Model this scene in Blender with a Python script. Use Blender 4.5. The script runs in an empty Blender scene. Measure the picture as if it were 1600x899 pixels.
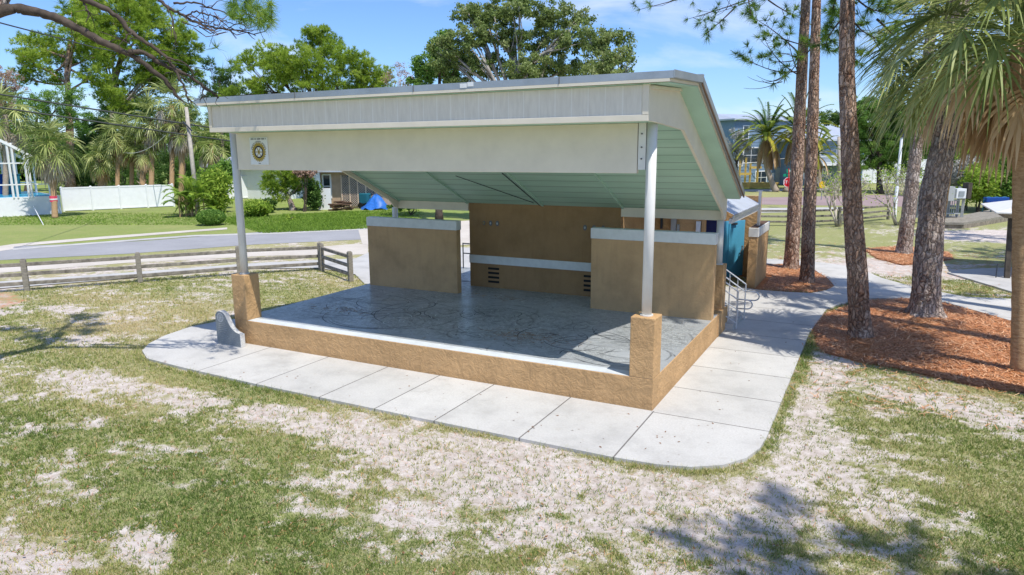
import bpy, math, random
import numpy as np
from mathutils import Matrix, Vector
random.seed(7); RNG=np.random.default_rng(7)
scene=bpy.context.scene
col=scene.collection
# ------------------------------------------------------------------ camera
CX,CY,CZ,YAW,PIT,ROL,FPX=3.3814,-11.9861,4.7,27.6096,11.0287,-0.3873,1094.727
def _cam():
    y,p,r=[math.radians(a) for a in (YAW,PIT,ROL)]
    f=np.array([-math.sin(y)*math.cos(p),math.cos(y)*math.cos(p),-math.sin(p)])
    rt=np.array([math.cos(y),math.sin(y),0]); up=np.cross(rt,f)
    return rt*math.cos(r)+up*math.sin(r),-rt*math.sin(r)+up*math.cos(r),f
RT,UP,FW=_cam(); CO=np.array([CX,CY,CZ])
cam=bpy.data.cameras.new('camera'); camo=bpy.data.objects.new('camera',cam); col.objects.link(camo)
cam.sensor_width=36; cam.lens=FPX/1600*36; cam.clip_end=2000; cam.clip_start=.1
camo.matrix_world=Matrix(((RT[0],UP[0],-FW[0],CX),(RT[1],UP[1],-FW[1],CY),(RT[2],UP[2],-FW[2],CZ),(0,0,0,1)))
scene.camera=camo
def ray(px,py): return FW+RT*(px-800)/FPX-UP*(py-449.5)/FPX
def W(px,py,t): return CO+ray(px,py)*t
def G(px,py,z=-0.06):
    d=ray(px,py); return CO+d*(z-CZ)/d[2]
def onY(px,py,y): d=ray(px,py); return CO+d*(y-CY)/d[1]
# ------------------------------------------------------------------ light
SUN=Vector((.47,-.22,1)).normalized()
world=bpy.data.worlds.new('World'); scene.world=world; world.use_nodes=True
wn=world.node_tree; wn.nodes.clear()
def wnode(t,**k):
    n=wn.nodes.new(t)
    for a,b in k.items(): setattr(n,a,b)
    return n
sky=wnode('ShaderNodeTexSky',sky_type='NISHITA',sun_disc=False)
sky.sun_elevation=math.asin(SUN.z); sky.sun_rotation=math.atan2(SUN.x,SUN.y)
sky.air_density=1.0; sky.dust_density=0.3; sky.ozone_density=3.0; sky.altitude=0
tc=wnode('ShaderNodeTexCoord'); mp=wnode('ShaderNodeMapping'); mp.inputs['Scale'].default_value=(1.6,1.6,5.5); mp.inputs['Rotation'].default_value=(.12,.1,.4)
nz=wnode('ShaderNodeTexNoise'); nz.inputs['Scale'].default_value=1.9; nz.inputs['Detail'].default_value=9; nz.inputs['Roughness'].default_value=.56; nz.inputs['Distortion'].default_value=.5
cr=wnode('ShaderNodeValToRGB'); cr.color_ramp.elements[0].position=.47; cr.color_ramp.elements[0].color=(0,0,0,1); cr.color_ramp.elements[1].position=.75; cr.color_ramp.elements[1].color=(.8,.8,.8,1)
mx=wnode('ShaderNodeMix',data_type='RGBA'); mx.inputs['B'].default_value=(5.6,6.0,6.6,1)
gain=wnode('ShaderNodeMix',data_type='RGBA',blend_type='MULTIPLY'); gain.inputs['Factor'].default_value=1; gain.inputs['B'].default_value=(.60,.76,1.04,1)
bg=wnode('ShaderNodeBackground'); bg.inputs['Strength'].default_value=.15; wo=wnode('ShaderNodeOutputWorld')
L=wn.links.new
L(tc.outputs['Generated'],mp.inputs['Vector']); L(mp.outputs['Vector'],nz.inputs['Vector']); L(nz.outputs['Fac'],cr.inputs['Fac'])
L(cr.outputs['Color'],mx.inputs['Factor']); L(sky.outputs['Color'],gain.inputs['A']); L(gain.outputs['Result'],mx.inputs['A']); L(mx.outputs['Result'],bg.inputs['Color']); L(bg.outputs['Background'],wo.inputs['Surface'])
sl=bpy.data.lights.new('sun','SUN'); sl.energy=4.1; sl.angle=math.radians(.5); sl.color=(1,.955,.88)
so=bpy.data.objects.new('sun',sl); col.objects.link(so); so.rotation_euler=SUN.to_track_quat('Z','Y').to_euler(); so.location=(10,-10,30)
scene.render.engine='CYCLES'
vs=scene.view_settings; vs.view_transform='Standard'; vs.look='None'; vs.exposure=.27; vs.gamma=1; vs.use_curve_mapping=False
scene.cycles.max_bounces=7; scene.cycles.diffuse_bounces=4; scene.cycles.transparent_max_bounces=6
# ------------------------------------------------------------------ materials
MATS={}
class NT:
    def __init__(s,name):
        s.m=bpy.data.materials.new(name); s.m.use_nodes=True; s.t=s.m.node_tree; s.t.nodes.clear()
        s.out=s.n('ShaderNodeOutputMaterial'); s.b=s.n('ShaderNodeBsdfPrincipled'); s.l(s.b.outputs[0],s.out.inputs['Surface'])
        s.tc=s.n('ShaderNodeTexCoord')
    def n(s,t,**k):
        n=s.t.nodes.new(t)
        for a,b in k.items(): setattr(n,a,b)
        return n
    def l(s,a,b): s.t.links.new(a,b)
    def put(s,v,sock):
        if isinstance(v,(int,float)): sock.default_value=v
        elif isinstance(v,(tuple,list)): sock.default_value=tuple(v)+((1,) if len(v)==3 and len(sock.default_value)==4 else ())
        else: s.l(v,sock)
    def obj(s,scale=None):
        if scale is None: return s.tc.outputs['Object']
        m=s.n('ShaderNodeMapping'); s.l(s.tc.outputs['Object'],m.inputs['Vector']); m.inputs['Scale'].default_value=scale; return m.outputs['Vector']
    def noise(s,scale,detail=4,rough=.55,vec=None,dist=0):
        n=s.n('ShaderNodeTexNoise'); s.l(vec or s.obj(),n.inputs['Vector']); n.inputs['Scale'].default_value=scale; n.inputs['Detail'].default_value=detail; n.inputs['Roughness'].default_value=rough; n.inputs['Distortion'].default_value=dist; return n.outputs['Fac']
    def vor(s,scale,vec=None,feat='F1',out='Distance'):
        n=s.n('ShaderNodeTexVoronoi',feature=feat); s.l(vec or s.obj(),n.inputs['Vector']); n.inputs['Scale'].default_value=scale; return n.outputs[out]
    def ramp(s,f,*st):
        n=s.n('ShaderNodeValToRGB'); s.l(f,n.inputs['Fac']); e=n.color_ramp.elements
        while len(e)<len(st): e.new(.5)
        for i,(p,c) in enumerate(st): e[i].position=p; e[i].color=(c,c,c,1) if isinstance(c,(int,float)) else tuple(c)+(1,)
        return n.outputs['Color']
    def mix(s,f,a,b,mode='MIX'):
        n=s.n('ShaderNodeMix',data_type='RGBA',blend_type=mode); s.put(f,n.inputs['Factor']); s.put(a,n.inputs['A']); s.put(b,n.inputs['B']); return n.outputs['Result']
    def math(s,op,a,b=0,c=0,clamp=False):
        n=s.n('ShaderNodeMath',operation=op,use_clamp=clamp); s.put(a,n.inputs[0]); s.put(b,n.inputs[1])
        if op in('SMOOTH_MIN','MULTIPLY_ADD','COMPARE'): s.put(c,n.inputs[2])
        return n.outputs[0]
    def attr(s,name):
        n=s.n('ShaderNodeAttribute',attribute_name=name); return n.outputs['Fac']
    def xyz(s,vec=None):
        n=s.n('ShaderNodeSeparateXYZ'); s.l(vec or s.obj(),n.inputs[0]); return n.outputs
    def bump(s,h,st=.4,d=.02):
        n=s.n('ShaderNodeBump'); n.inputs['Strength'].default_value=st; n.inputs['Distance'].default_value=d; s.l(h,n.inputs['Height']); s.l(n.outputs[0],s.b.inputs['Normal'])
    def fin(s,c,rough=.8,metal=0,spec=.3):
        s.put(c,s.b.inputs['Base Color']); s.put(rough,s.b.inputs['Roughness']); s.b.inputs['Metallic'].default_value=metal; s.b.inputs['Specular IOR Level'].default_value=spec
        return s.m
def simple(name,c,rough=.7,var=.12,sc=3,metal=0,bump=0,bs=60,spec=.3):
    s=NT(name); f=s.noise(sc,6,.6); d=tuple(x*(1-var*1.6) for x in c); h=tuple(min(1,x*(1+var)) for x in c)
    cc=s.ramp(f,(.3,d),(.7,h))
    if bump: s.bump(s.noise(bs,4,.6),bump,.01)
    MATS[name]=s.fin(cc,rough,metal,spec); return s.m
def stucco(name,c,bst,sc=9):
    s=NT(name); f=s.noise(1.3,7,.65); cc=s.ramp(f,(.3,tuple(x*.8 for x in c)),(.52,c),(.75,tuple(x*1.12 for x in c)))
    z=s.xyz()[2]
    streak=s.noise(2.2,5,.6,s.obj((3,3,.35)))
    cc=s.mix(s.ramp(streak,(.5,0),(.8,.35)),cc,tuple(x*.62 for x in c))
    v=s.noise(sc,5,.65,dist=1.3); fine=s.noise(90,3)
    v2=s.noise(sc*3,4,.6,dist=.8); h=s.math('ADD',s.ramp(v,(.40,0),(.62,1)),s.math('MULTIPLY',v2,.35)); cc=s.mix(s.ramp(s.xyz()[2],(.0,.45),(.16,0)),cc,tuple(x*.55 for x in c)); hc=s.noise(.9,7,.8,dist=2); cc=s.mix(s.ramp(hc,(.62,0),(.74,.4)),cc,tuple(min(1,x*1.35+.03) for x in c))
    s.bump(h,bst,.03); MATS[name]=s.fin(cc,.85,0,.2); return s.m
stucco('tan_stucco',(.57,.355,.17),.5,5.5)
stucco('tan_wall',(.50,.325,.165),.22,8)
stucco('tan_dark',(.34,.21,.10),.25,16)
simple('white_paint',(.72,.71,.67),.5,.05,4,bump=.1)
simple('cream',(.74,.68,.555),.55,.04,2.5,bump=.08)
simple('band',(.66,.68,.66),.6,.06,5)
simple('column_paint',(.70,.69,.65),.35,.05,3)
simple('mint',(.42,.62,.50),.6,.05,2)
simple('galv',(.40,.43,.46),.35,.1,2,metal=.55)
simple('rail_metal',(.62,.63,.64),.4,.05,metal=.2)
simple('dark_metal',(.05,.06,.07),.45,.1)
simple('vinyl',(.82,.83,.84),.45,.03)
simple('black',(.015,.015,.015),.7,.1)
simple('brown_edge',(.16,.10,.06),.6,.1)
simple('blue_door',(.09,.38,.58),.4,.05,spec=.4)
simple('navy',(.02,.035,.16),.4,.1)
simple('steel',(.45,.46,.47),.3,.1,metal=.8)
simple('grey_box',(.42,.44,.43),.5,.08)
simple('plate_grey',(.15,.15,.15),.5,.1)
simple('house_blue',(.20,.29,.40),.7,.08)
simple('house_tan',(.50,.36,.25),.8,.1,2)
simple('lattice',(.78,.62,.48),.8,.1)
simple('roof_metal',(.55,.58,.62),.35,.08,1,metal=.3)
simple('roof_dark',(.16,.17,.18),.8,.2)
simple('glass',(.03,.045,.06),.12,.3,spec=.7)
simple('lumber',(.60,.42,.12),.8,.15)
simple('red_sign',(.6,.02,.03),.4,.05)
simple('green_sign',(.01,.28,.16),.4,.05)
simple('sign_white',(.76,.78,.78),.4,.03)
simple('yellow',(.8,.5,.02),.5,.08)
simple('tarp_blue',(.03,.16,.55),.45,.15,6,bump=.5,bs=6)
simple('pool_blue',(.05,.35,.55),.2,.1)
simple('bin_blue',(.01,.06,.28),.4,.08)
simple('rust_brown',(.12,.07,.045),.8,.2)
simple('teal',(.02,.15,.2),.5,.1)
simple('old_wood',(.26,.22,.17),.9,.3,4,bump=.5)
simple('pole_wood',(.42,.38,.32),.9,.2,4,bump=.4)
simple('shelter_wood',(.09,.075,.06),.9,.3,4)
simple('gold',(.42,.31,.05),.5,.1)
simple('ink',(.03,.03,.04),.7,.05)
simple('granite',(.22,.245,.255),.65,.25,35,bump=.15)
simple('granite_edge',(.62,.62,.60),.8,.15,30,bump=.3)
simple('engraved',(.42,.44,.45),.8,.1)
simple('wire',(.06,.065,.06),.6,.1)
simple('wire_light',(.5,.5,.48),.6,.1)
simple('pink_ribbon',(.75,.08,.14),.6,.05)
simple('crape_bark',(.50,.44,.37),.8,.2,6)
simple('limb',(.085,.065,.05),.9,.35,5,bump=.6,bs=20)
simple('twig',(.13,.10,.085),.9,.3)
simple('pale_limb',(.36,.33,.29),.9,.3,3)
simple('leaf_litter',(.25,.13,.06),.9,.4,8)
simple('red_car',(.3,.02,.03),.3,.05)
def m_siding():
    s=NT('siding'); X=s.xyz()[0]; f=s.math('FRACT',s.math('MULTIPLY',X,1/.305)); g=s.math('LESS_THAN',f,.07)
    f2=s.math('FRACT',s.math('MULTIPLY',X,1/.1)); fn=s.noise(3,6,.6,s.obj((6,1,1)))
    c=s.ramp(fn,(.3,(.66,.615,.53)),(.7,(.76,.715,.62))); c=s.mix(s.math('MULTIPLY',g,.4),c,(.88,.86,.80)); s.bump(s.math('SUBTRACT',fn,g),.35,.015); return s.fin(c,.6)
MATS['siding']=m_siding()
def m_boards():
    s=NT('ceiling_boards'); Y=s.xyz()[1]; X=s.xyz()[0]
    f=s.math('FRACT',s.math('MULTIPLY',Y,1/.36)); g=s.math('LESS_THAN',f,.06)
    n=s.noise(1.2,5,.6,s.obj((.4,3,1)))
    c=s.ramp(n,(.3,(.37,.57,.45)),(.7,(.47,.67,.55))); c=s.mix(s.math('MULTIPLY',g,.75),c,(.10,.17,.13)); s.bump(s.math('SUBTRACT',1,g),.6,.02); return s.fin(c,.55)
MATS['ceiling_boards']=m_boards()
def m_concrete(name,base,joints=True):
    s=NT(name); n=s.noise(.9,8,.65); n2=s.noise(30,5,.7); x,y,z=s.xyz()
    c=s.ramp(n,(.28,tuple(v*.72 for v in base)),(.5,base),(.72,tuple(v*1.1 for v in base)))
    c=s.mix(s.ramp(n2,(.35,.35),(.6,0)),c,tuple(v*.6 for v in base))
    spots=s.ramp(s.vor(1.7),(.0,1),(.028,1),(.036,0)); c=s.mix(s.math('MULTIPLY',spots,.6),c,(.1,.08,.06))
    st=s.ramp(s.noise(2.6,6,.7,dist=.6),(.6,0),(.75,.35)); c=s.mix(st,c,(.30,.27,.22))
    if joints:
        j=None
        inx=s.math('LESS_THAN',y,-.0)
        for v in (-9.6,-7.75,-6.02,-4.65,-3.32,-1.62,.03):
            d=s.math('LESS_THAN',s.math('ABSOLUTE',s.math('SUBTRACT',x,v)),.013); d=s.math('MULTIPLY',d,inx); j=d if j is None else s.math('MAXIMUM',j,d)
        iny=s.math('GREATER_THAN',x,0.0)
        for v in (-.05,1.5,3.1,4.75,6.4,8.1,9.8,11.5,13.2):
            d=s.math('LESS_THAN',s.math('ABSOLUTE',s.math('SUBTRACT',y,v)),.013); d=s.math('MULTIPLY',d,iny); j=s.math('MAXIMUM',j,d)
        idx=None
        for v in (-9.6,-7.75,-6.02,-4.65,-3.32,-1.62,.03):
            g=s.math('GREATER_THAN',x,v); idx=g if idx is None else s.math('ADD',idx,g)
        for v in (-.05,1.5,3.1,4.75,6.4,8.1,9.8,11.5,13.2): idx=s.math('ADD',idx,s.math('MULTIPLY',s.math('MULTIPLY',s.math('GREATER_THAN',y,v),iny),1.37))
        wnz=s.n('ShaderNodeTexWhiteNoise',noise_dimensions='1D'); s.l(idx,wnz.inputs['W']); c=s.mix(s.math('MULTIPLY',wnz.outputs['Value'],.22),c,tuple(v*.62 for v in base))
        c=s.mix(s.ramp(s.noise(6,7,.75,dist=1.5),(.55,0),(.72,.3)),c,(.33,.27,.19))
        c=s.mix(s.math('MULTIPLY',j,.8),c,(.09,.08,.07))
        s.bump(s.math('SUBTRACT',s.math('MULTIPLY',n2,.3),j),.5,.01)
    else: s.bump(n2,.2,.01)
    return s.fin(c,.85)
MATS['sidewalk']=m_concrete('sidewalk',(.565,.55,.515)); MATS['concrete']=m_concrete('concrete',(.50,.49,.465),False)
def m_floor():
    s=NT('stage_floor'); x,y,z=s.xyz()
    n=s.noise(.7,7,.6); n2=s.noise(3.5,8,.7,dist=1.5)
    c=s.ramp(n,(.3,(.31,.33,.345)),(.7,(.47,.49,.50)))
    fl=s.ramp(s.noise(5.5,7,.72,dist=2.6),(.50,0),(.54,.9),(.59,.0))
    reg=s.math('MULTIPLY',s.ramp(s.noise(.45,3),(.36,.1),(.55,1)),s.ramp(y,(0.05,0),(1,1)))
    c=s.mix(s.math('MULTIPLY',s.math('MULTIPLY',reg,s.ramp(n2,(.35,.2),(.6,1))),.75),c,(.13,.135,.13))
    c=s.mix(s.math('MULTIPLY',fl,s.math('MULTIPLY',reg,.75)),c,(.70,.73,.70))
    msk=s.noise(1.1,4,.6)
    j=None
    for k,(cx,cy,r,w) in enumerate([(-9.3,2.4,.75,.03),(-8.4,3.0,1.3,.035),(-7.6,2.2,1.9,.03),(-6.6,3.2,1.1,.04),(-5.4,2.6,1.6,.03),(-5.0,3.8,.8,.035),(-4.2,2.2,1.3,.03),(-3.4,3.1,.9,.03),(-2.4,1.6,1.4,.022),(-1.5,2.9,1.5,.022),(-1.0,1.5,.9,.02),(-6.9,1.6,.7,.03),(-9.7,3.6,.9,.03),(-3.0,2.0,2.2,.025),(-4.6,1.3,.6,.03),(-1.8,.9,2.0,.02)]):
        dx=s.math('SUBTRACT',x,cx+5.4); dy=s.math('SUBTRACT',y,cy)
        d=s.math('SQRT',s.math('ADD',s.math('MULTIPLY',dx,dx),s.math('MULTIPLY',s.math('MULTIPLY',dy,dy),1.5)))
        d=s.math('ADD',d,s.math('MULTIPLY',s.math('SUBTRACT',n2,.5),.12))
        d=s.math('SUBTRACT',1,s.math('DIVIDE',s.math('ABSOLUTE',s.math('SUBTRACT',d,r)),w*1.6),clamp=True)
        d=s.math('MULTIPLY',d,.8+.2*(k%3)/2); j=d if j is None else s.math('MAXIMUM',j,d)
    j=s.math('MULTIPLY',j,s.math('MULTIPLY',s.ramp(msk,(.38,0),(.58,1)),s.ramp(s.noise(7,5,.7),(.35,.1),(.6,1))))
    c=s.mix(j,c,(.02,.022,.025))
    bl=s.ramp(s.noise(.8,6,.7,s.obj((1,1.6,1)),1.0),(.58,0),(.68,.6)); c=s.mix(s.math('MULTIPLY',bl,.8),c,(.07,.075,.08))
    dirt=s.ramp(s.noise(2.1,8,.75,dist=1),(.60,0),(.70,.8)); c=s.mix(dirt,c,(.27,.20,.14))
    s.bump(n2,.12,.01); return s.fin(c,s.ramp(n2,(.3,.22),(.7,.5)),0,.6)
MATS['stage_floor']=m_floor()
simple('needle_debris',(.36,.24,.15),.9,.3,5)
simple('tyre_mark',(.12,.128,.135),.6,.3,5)
simple('scuff',(.66,.69,.67),.7,.2,5)
simple('floor_border',(.62,.65,.66),.5,.08,3)
def m_ground():
    s=NT('ground'); sand=s.attr('sand'); dry=s.attr('dry'); mul=s.attr('mulch')
    n=s.noise(5,8,.7); n2=s.noise(38,6,.75); n3=s.noise(.8,4,.6)
    f=s.math('ADD',sand,s.math('MULTIPLY',s.math('SUBTRACT',n,.5),1.5)); f=s.math('ADD',f,s.math('MULTIPLY',s.math('SUBTRACT',n2,.5),1.3))
    f=s.ramp(f,(.36,0),(.66,1)); th=s.noise(14,7,.8,dist=.5)
    g=s.ramp(n2,(.25,(.13,.16,.05)),(.5,(.27,.31,.11)),(.75,(.42,.43,.20)))
    gd=s.ramp(n2,(.25,(.26,.21,.12)),(.5,(.45,.39,.23)),(.75,(.60,.54,.35)))
    g=s.mix(s.math('ADD',dry,s.math('MULTIPLY',s.math('SUBTRACT',n,.5),1.6),clamp=True),g,gd)
    g=s.mix(s.math('MULTIPLY',dry,-3.2,clamp=True),g,s.ramp(n2,(.25,(.08,.16,.02)),(.5,(.17,.29,.035)),(.75,(.30,.40,.07))))
    g=s.mix(s.math('MULTIPLY',s.ramp(s.noise(.35,6,.75),(.45,0),(.65,.55)),1),g,(.34,.36,.12))
    sc=s.ramp(n,(.2,(.36,.29,.245)),(.45,(.58,.505,.455)),(.7,(.74,.68,.63)))
    sc=s.mix(s.ramp(s.noise(60,5,.75),(.55,0),(.72,.55)),sc,(.26,.17,.11))
    g=s.mix(s.ramp(th,(.5,0),(.64,.6)),g,(.40,.31,.19)); g=s.mix(s.ramp(s.noise(21,6,.8),(.56,0),(.68,.6)),g,(.06,.07,.025)); c=s.mix(f,g,sc); c=s.mix(s.ramp(s.noise(17,8,.85,dist=1),(.53,0),(.64,.6)),c,(.22,.17,.105)); c=s.mix(s.ramp(s.noise(3.2,7,.75,dist=.8),(.5,0),(.68,.5)),c,(.33,.27,.16))
    mc=s.ramp(s.noise(9,9,.8,dist=2),(.25,(.18,.065,.03)),(.5,(.48,.20,.085)),(.75,(.68,.37,.20)))
    mf=s.ramp(s.math('ADD',mul,s.math('MULTIPLY',s.math('SUBTRACT',n,.5),.6)),(.42,0),(.55,1))
    c=s.mix(mf,c,mc)
    s.bump(s.math('ADD',n2,n),.7,.04); return s.fin(c,.95,0,.1)
MATS['ground']=m_ground()
def m_road(name,a,b):
    s=NT(name); c=s.ramp(s.noise(.35,8,.7),(.3,a),(.7,b)); c=s.mix(s.ramp(s.noise(50,4),(.4,.3),(.6,0)),c,tuple(v*.6 for v in a)); return s.fin(c,.9)
MATS['asphalt']=m_road('asphalt',(.29,.29,.30),(.38,.38,.39)); MATS['red_asphalt']=m_road('red_asphalt',(.30,.22,.21),(.38,.29,.28)); MATS['sandy']=m_road('sandy',(.50,.45,.38),(.66,.61,.54))
def m_bark(name,sc,dark,mid,light):
    s=NT(name); v=s.obj((1,1,.34)); w=s.n('ShaderNodeMapping'); 
    nz=s.n('ShaderNodeTexNoise'); s.l(s.obj(),nz.inputs['Vector']); nz.inputs['Scale'].default_value=7; nz.inputs['Detail'].default_value=4
    ad=s.n('ShaderNodeVectorMath',operation='MULTIPLY_ADD'); s.l(nz.outputs['Color'],ad.inputs[0]); ad.inputs[1].default_value=(.16,.16,.10); s.l(v,ad.inputs[2]); v=ad.outputs[0]
    e=s.vor(sc,v,'DISTANCE_TO_EDGE'); cc=s.n('ShaderNodeTexVoronoi'); s.l(v,cc.inputs['Vector']); cc.inputs['Scale'].default_value=sc; cell=s.xyz(cc.outputs['Color'])[0]
    fn=s.noise(28,6,.7,s.obj((1,1,.5)))
    c=s.ramp(cell,(.0,mid),(.5,tuple((a+b)/2 for a,b in zip(mid,light))),(1,light)); c=s.mix(s.ramp(fn,(.3,.65),(.62,0)),c,dark)
    c=s.mix(s.ramp(s.math('ADD',e,s.math('MULTIPLY',s.math('SUBTRACT',s.noise(11,3),.5),.28)),(.0,.8),(.12,0)),c,tuple(x*.5 for x in dark)); c=s.mix(s.ramp(s.noise(1.3,4,.6),(.4,0),(.65,.35)),c,light); c=s.mix(s.ramp(s.noise(3.3,5,.7,dist=1),(.55,0),(.75,.6)),c,dark)
    h=s.math('ADD',s.ramp(e,(0,0),(.22,1)),s.math('MULTIPLY',fn,.5)); s.bump(h,1.0,.05); return s.fin(c,.95,0,.1)
MATS['bark_red']=m_bark('bark_red',11,(.15,.085,.06),(.42,.235,.15),(.70,.52,.40))
MATS['bark_grey']=m_bark('bark_grey',10,(.13,.10,.085),(.42,.30,.235),(.70,.60,.52))
def m_palmbark(name,a,b):
    s=NT(name); n=s.noise(9,6,.7,s.obj((1,1,3))); c=s.ramp(n,(.3,a),(.7,b)); c=s.mix(s.ramp(s.vor(14,s.obj((1,1,2))),(.05,.6),(.25,0)),c,tuple(x*.4 for x in a)); s.bump(n,.8,.03); return s.fin(c,.9,0,.1)
MATS['palm_bark']=m_palmbark('palm_bark',(.30,.18,.09),(.55,.38,.22)); MATS['palm_bark_grey']=m_palmbark('palm_bark_grey',(.24,.19,.14),(.46,.38,.30))
def m_wood():
    s=NT('fence_wood'); n=s.noise(6,7,.7,s.obj((1,1,5))); c=s.ramp(n,(.3,(.16,.145,.12)),(.7,(.36,.33,.27))); s.bump(n,.6,.02); return s.fin(c,.95,0,.1)
MATS['fence_wood']=m_wood()
simple('rail_wood',(.25,.225,.185),.95,.35,5,bump=.4)
def leaf(name,cols,trans=.3,rough=.6):
    s=NT(name); t=s.attr('tint'); c=s.ramp(t,*[(i/(len(cols)-1),c) for i,c in enumerate(cols)]); s.fin(c,rough,0,.25)
    tr=s.n('ShaderNodeBsdfTranslucent'); s.l(s.mix(.5,c,(.35,.5,.05),'MULTIPLY') if False else c,tr.inputs['Color']); ms=s.n('ShaderNodeMixShader'); ms.inputs[0].default_value=trans
    s.l(s.b.outputs[0],ms.inputs[1]); s.l(tr.outputs[0],ms.inputs[2]); s.l(ms.outputs[0],s.out.inputs['Surface']); MATS[name]=s.m
leaf('pine_leaf',[(.11,.19,.025),(.31,.44,.045),(.60,.70,.14)],.5)
leaf('pine_near',[(.05,.12,.02),(.14,.26,.03),(.34,.46,.08)],.4)
leaf('oak_leaf',[(.10,.15,.045),(.23,.31,.085),(.44,.48,.22)],.4)
leaf('dark_leaf',[(.03,.07,.015),(.075,.15,.03),(.16,.27,.05)],.3)
leaf('bright_leaf',[(.12,.22,.03),(.28,.42,.05),(.52,.60,.10)],.42)
leaf('tree_leaf',[(.07,.16,.03),(.16,.30,.05),(.33,.48,.10)],.38)
leaf('pink_leaf',[(.20,.13,.08),(.42,.27,.2),(.55,.42,.34)],.3)
leaf('grey_leaf',[(.25,.26,.2),(.42,.41,.36),(.55,.52,.48)],.2)
leaf('palm_leaf',[(.09,.14,.035),(.26,.32,.085),(.56,.58,.24)],.35,.4)
leaf('palm_yellow',[(.09,.18,.04),(.28,.34,.05),(.62,.50,.08)],.35,.45)
leaf('palm_dead',[(.34,.22,.12),(.58,.42,.24),(.78,.64,.44)],.3)
leaf('palm_dead_grey',[(.32,.25,.18),(.52,.44,.36),(.66,.58,.50)],.25)
leaf('grass_blade',[(.09,.16,.03),(.24,.32,.07),(.48,.45,.17),(.68,.55,.32)],.35)
leaf('straw',[(.20,.08,.03),(.62,.26,.105),(.85,.55,.33)],.1)
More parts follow.
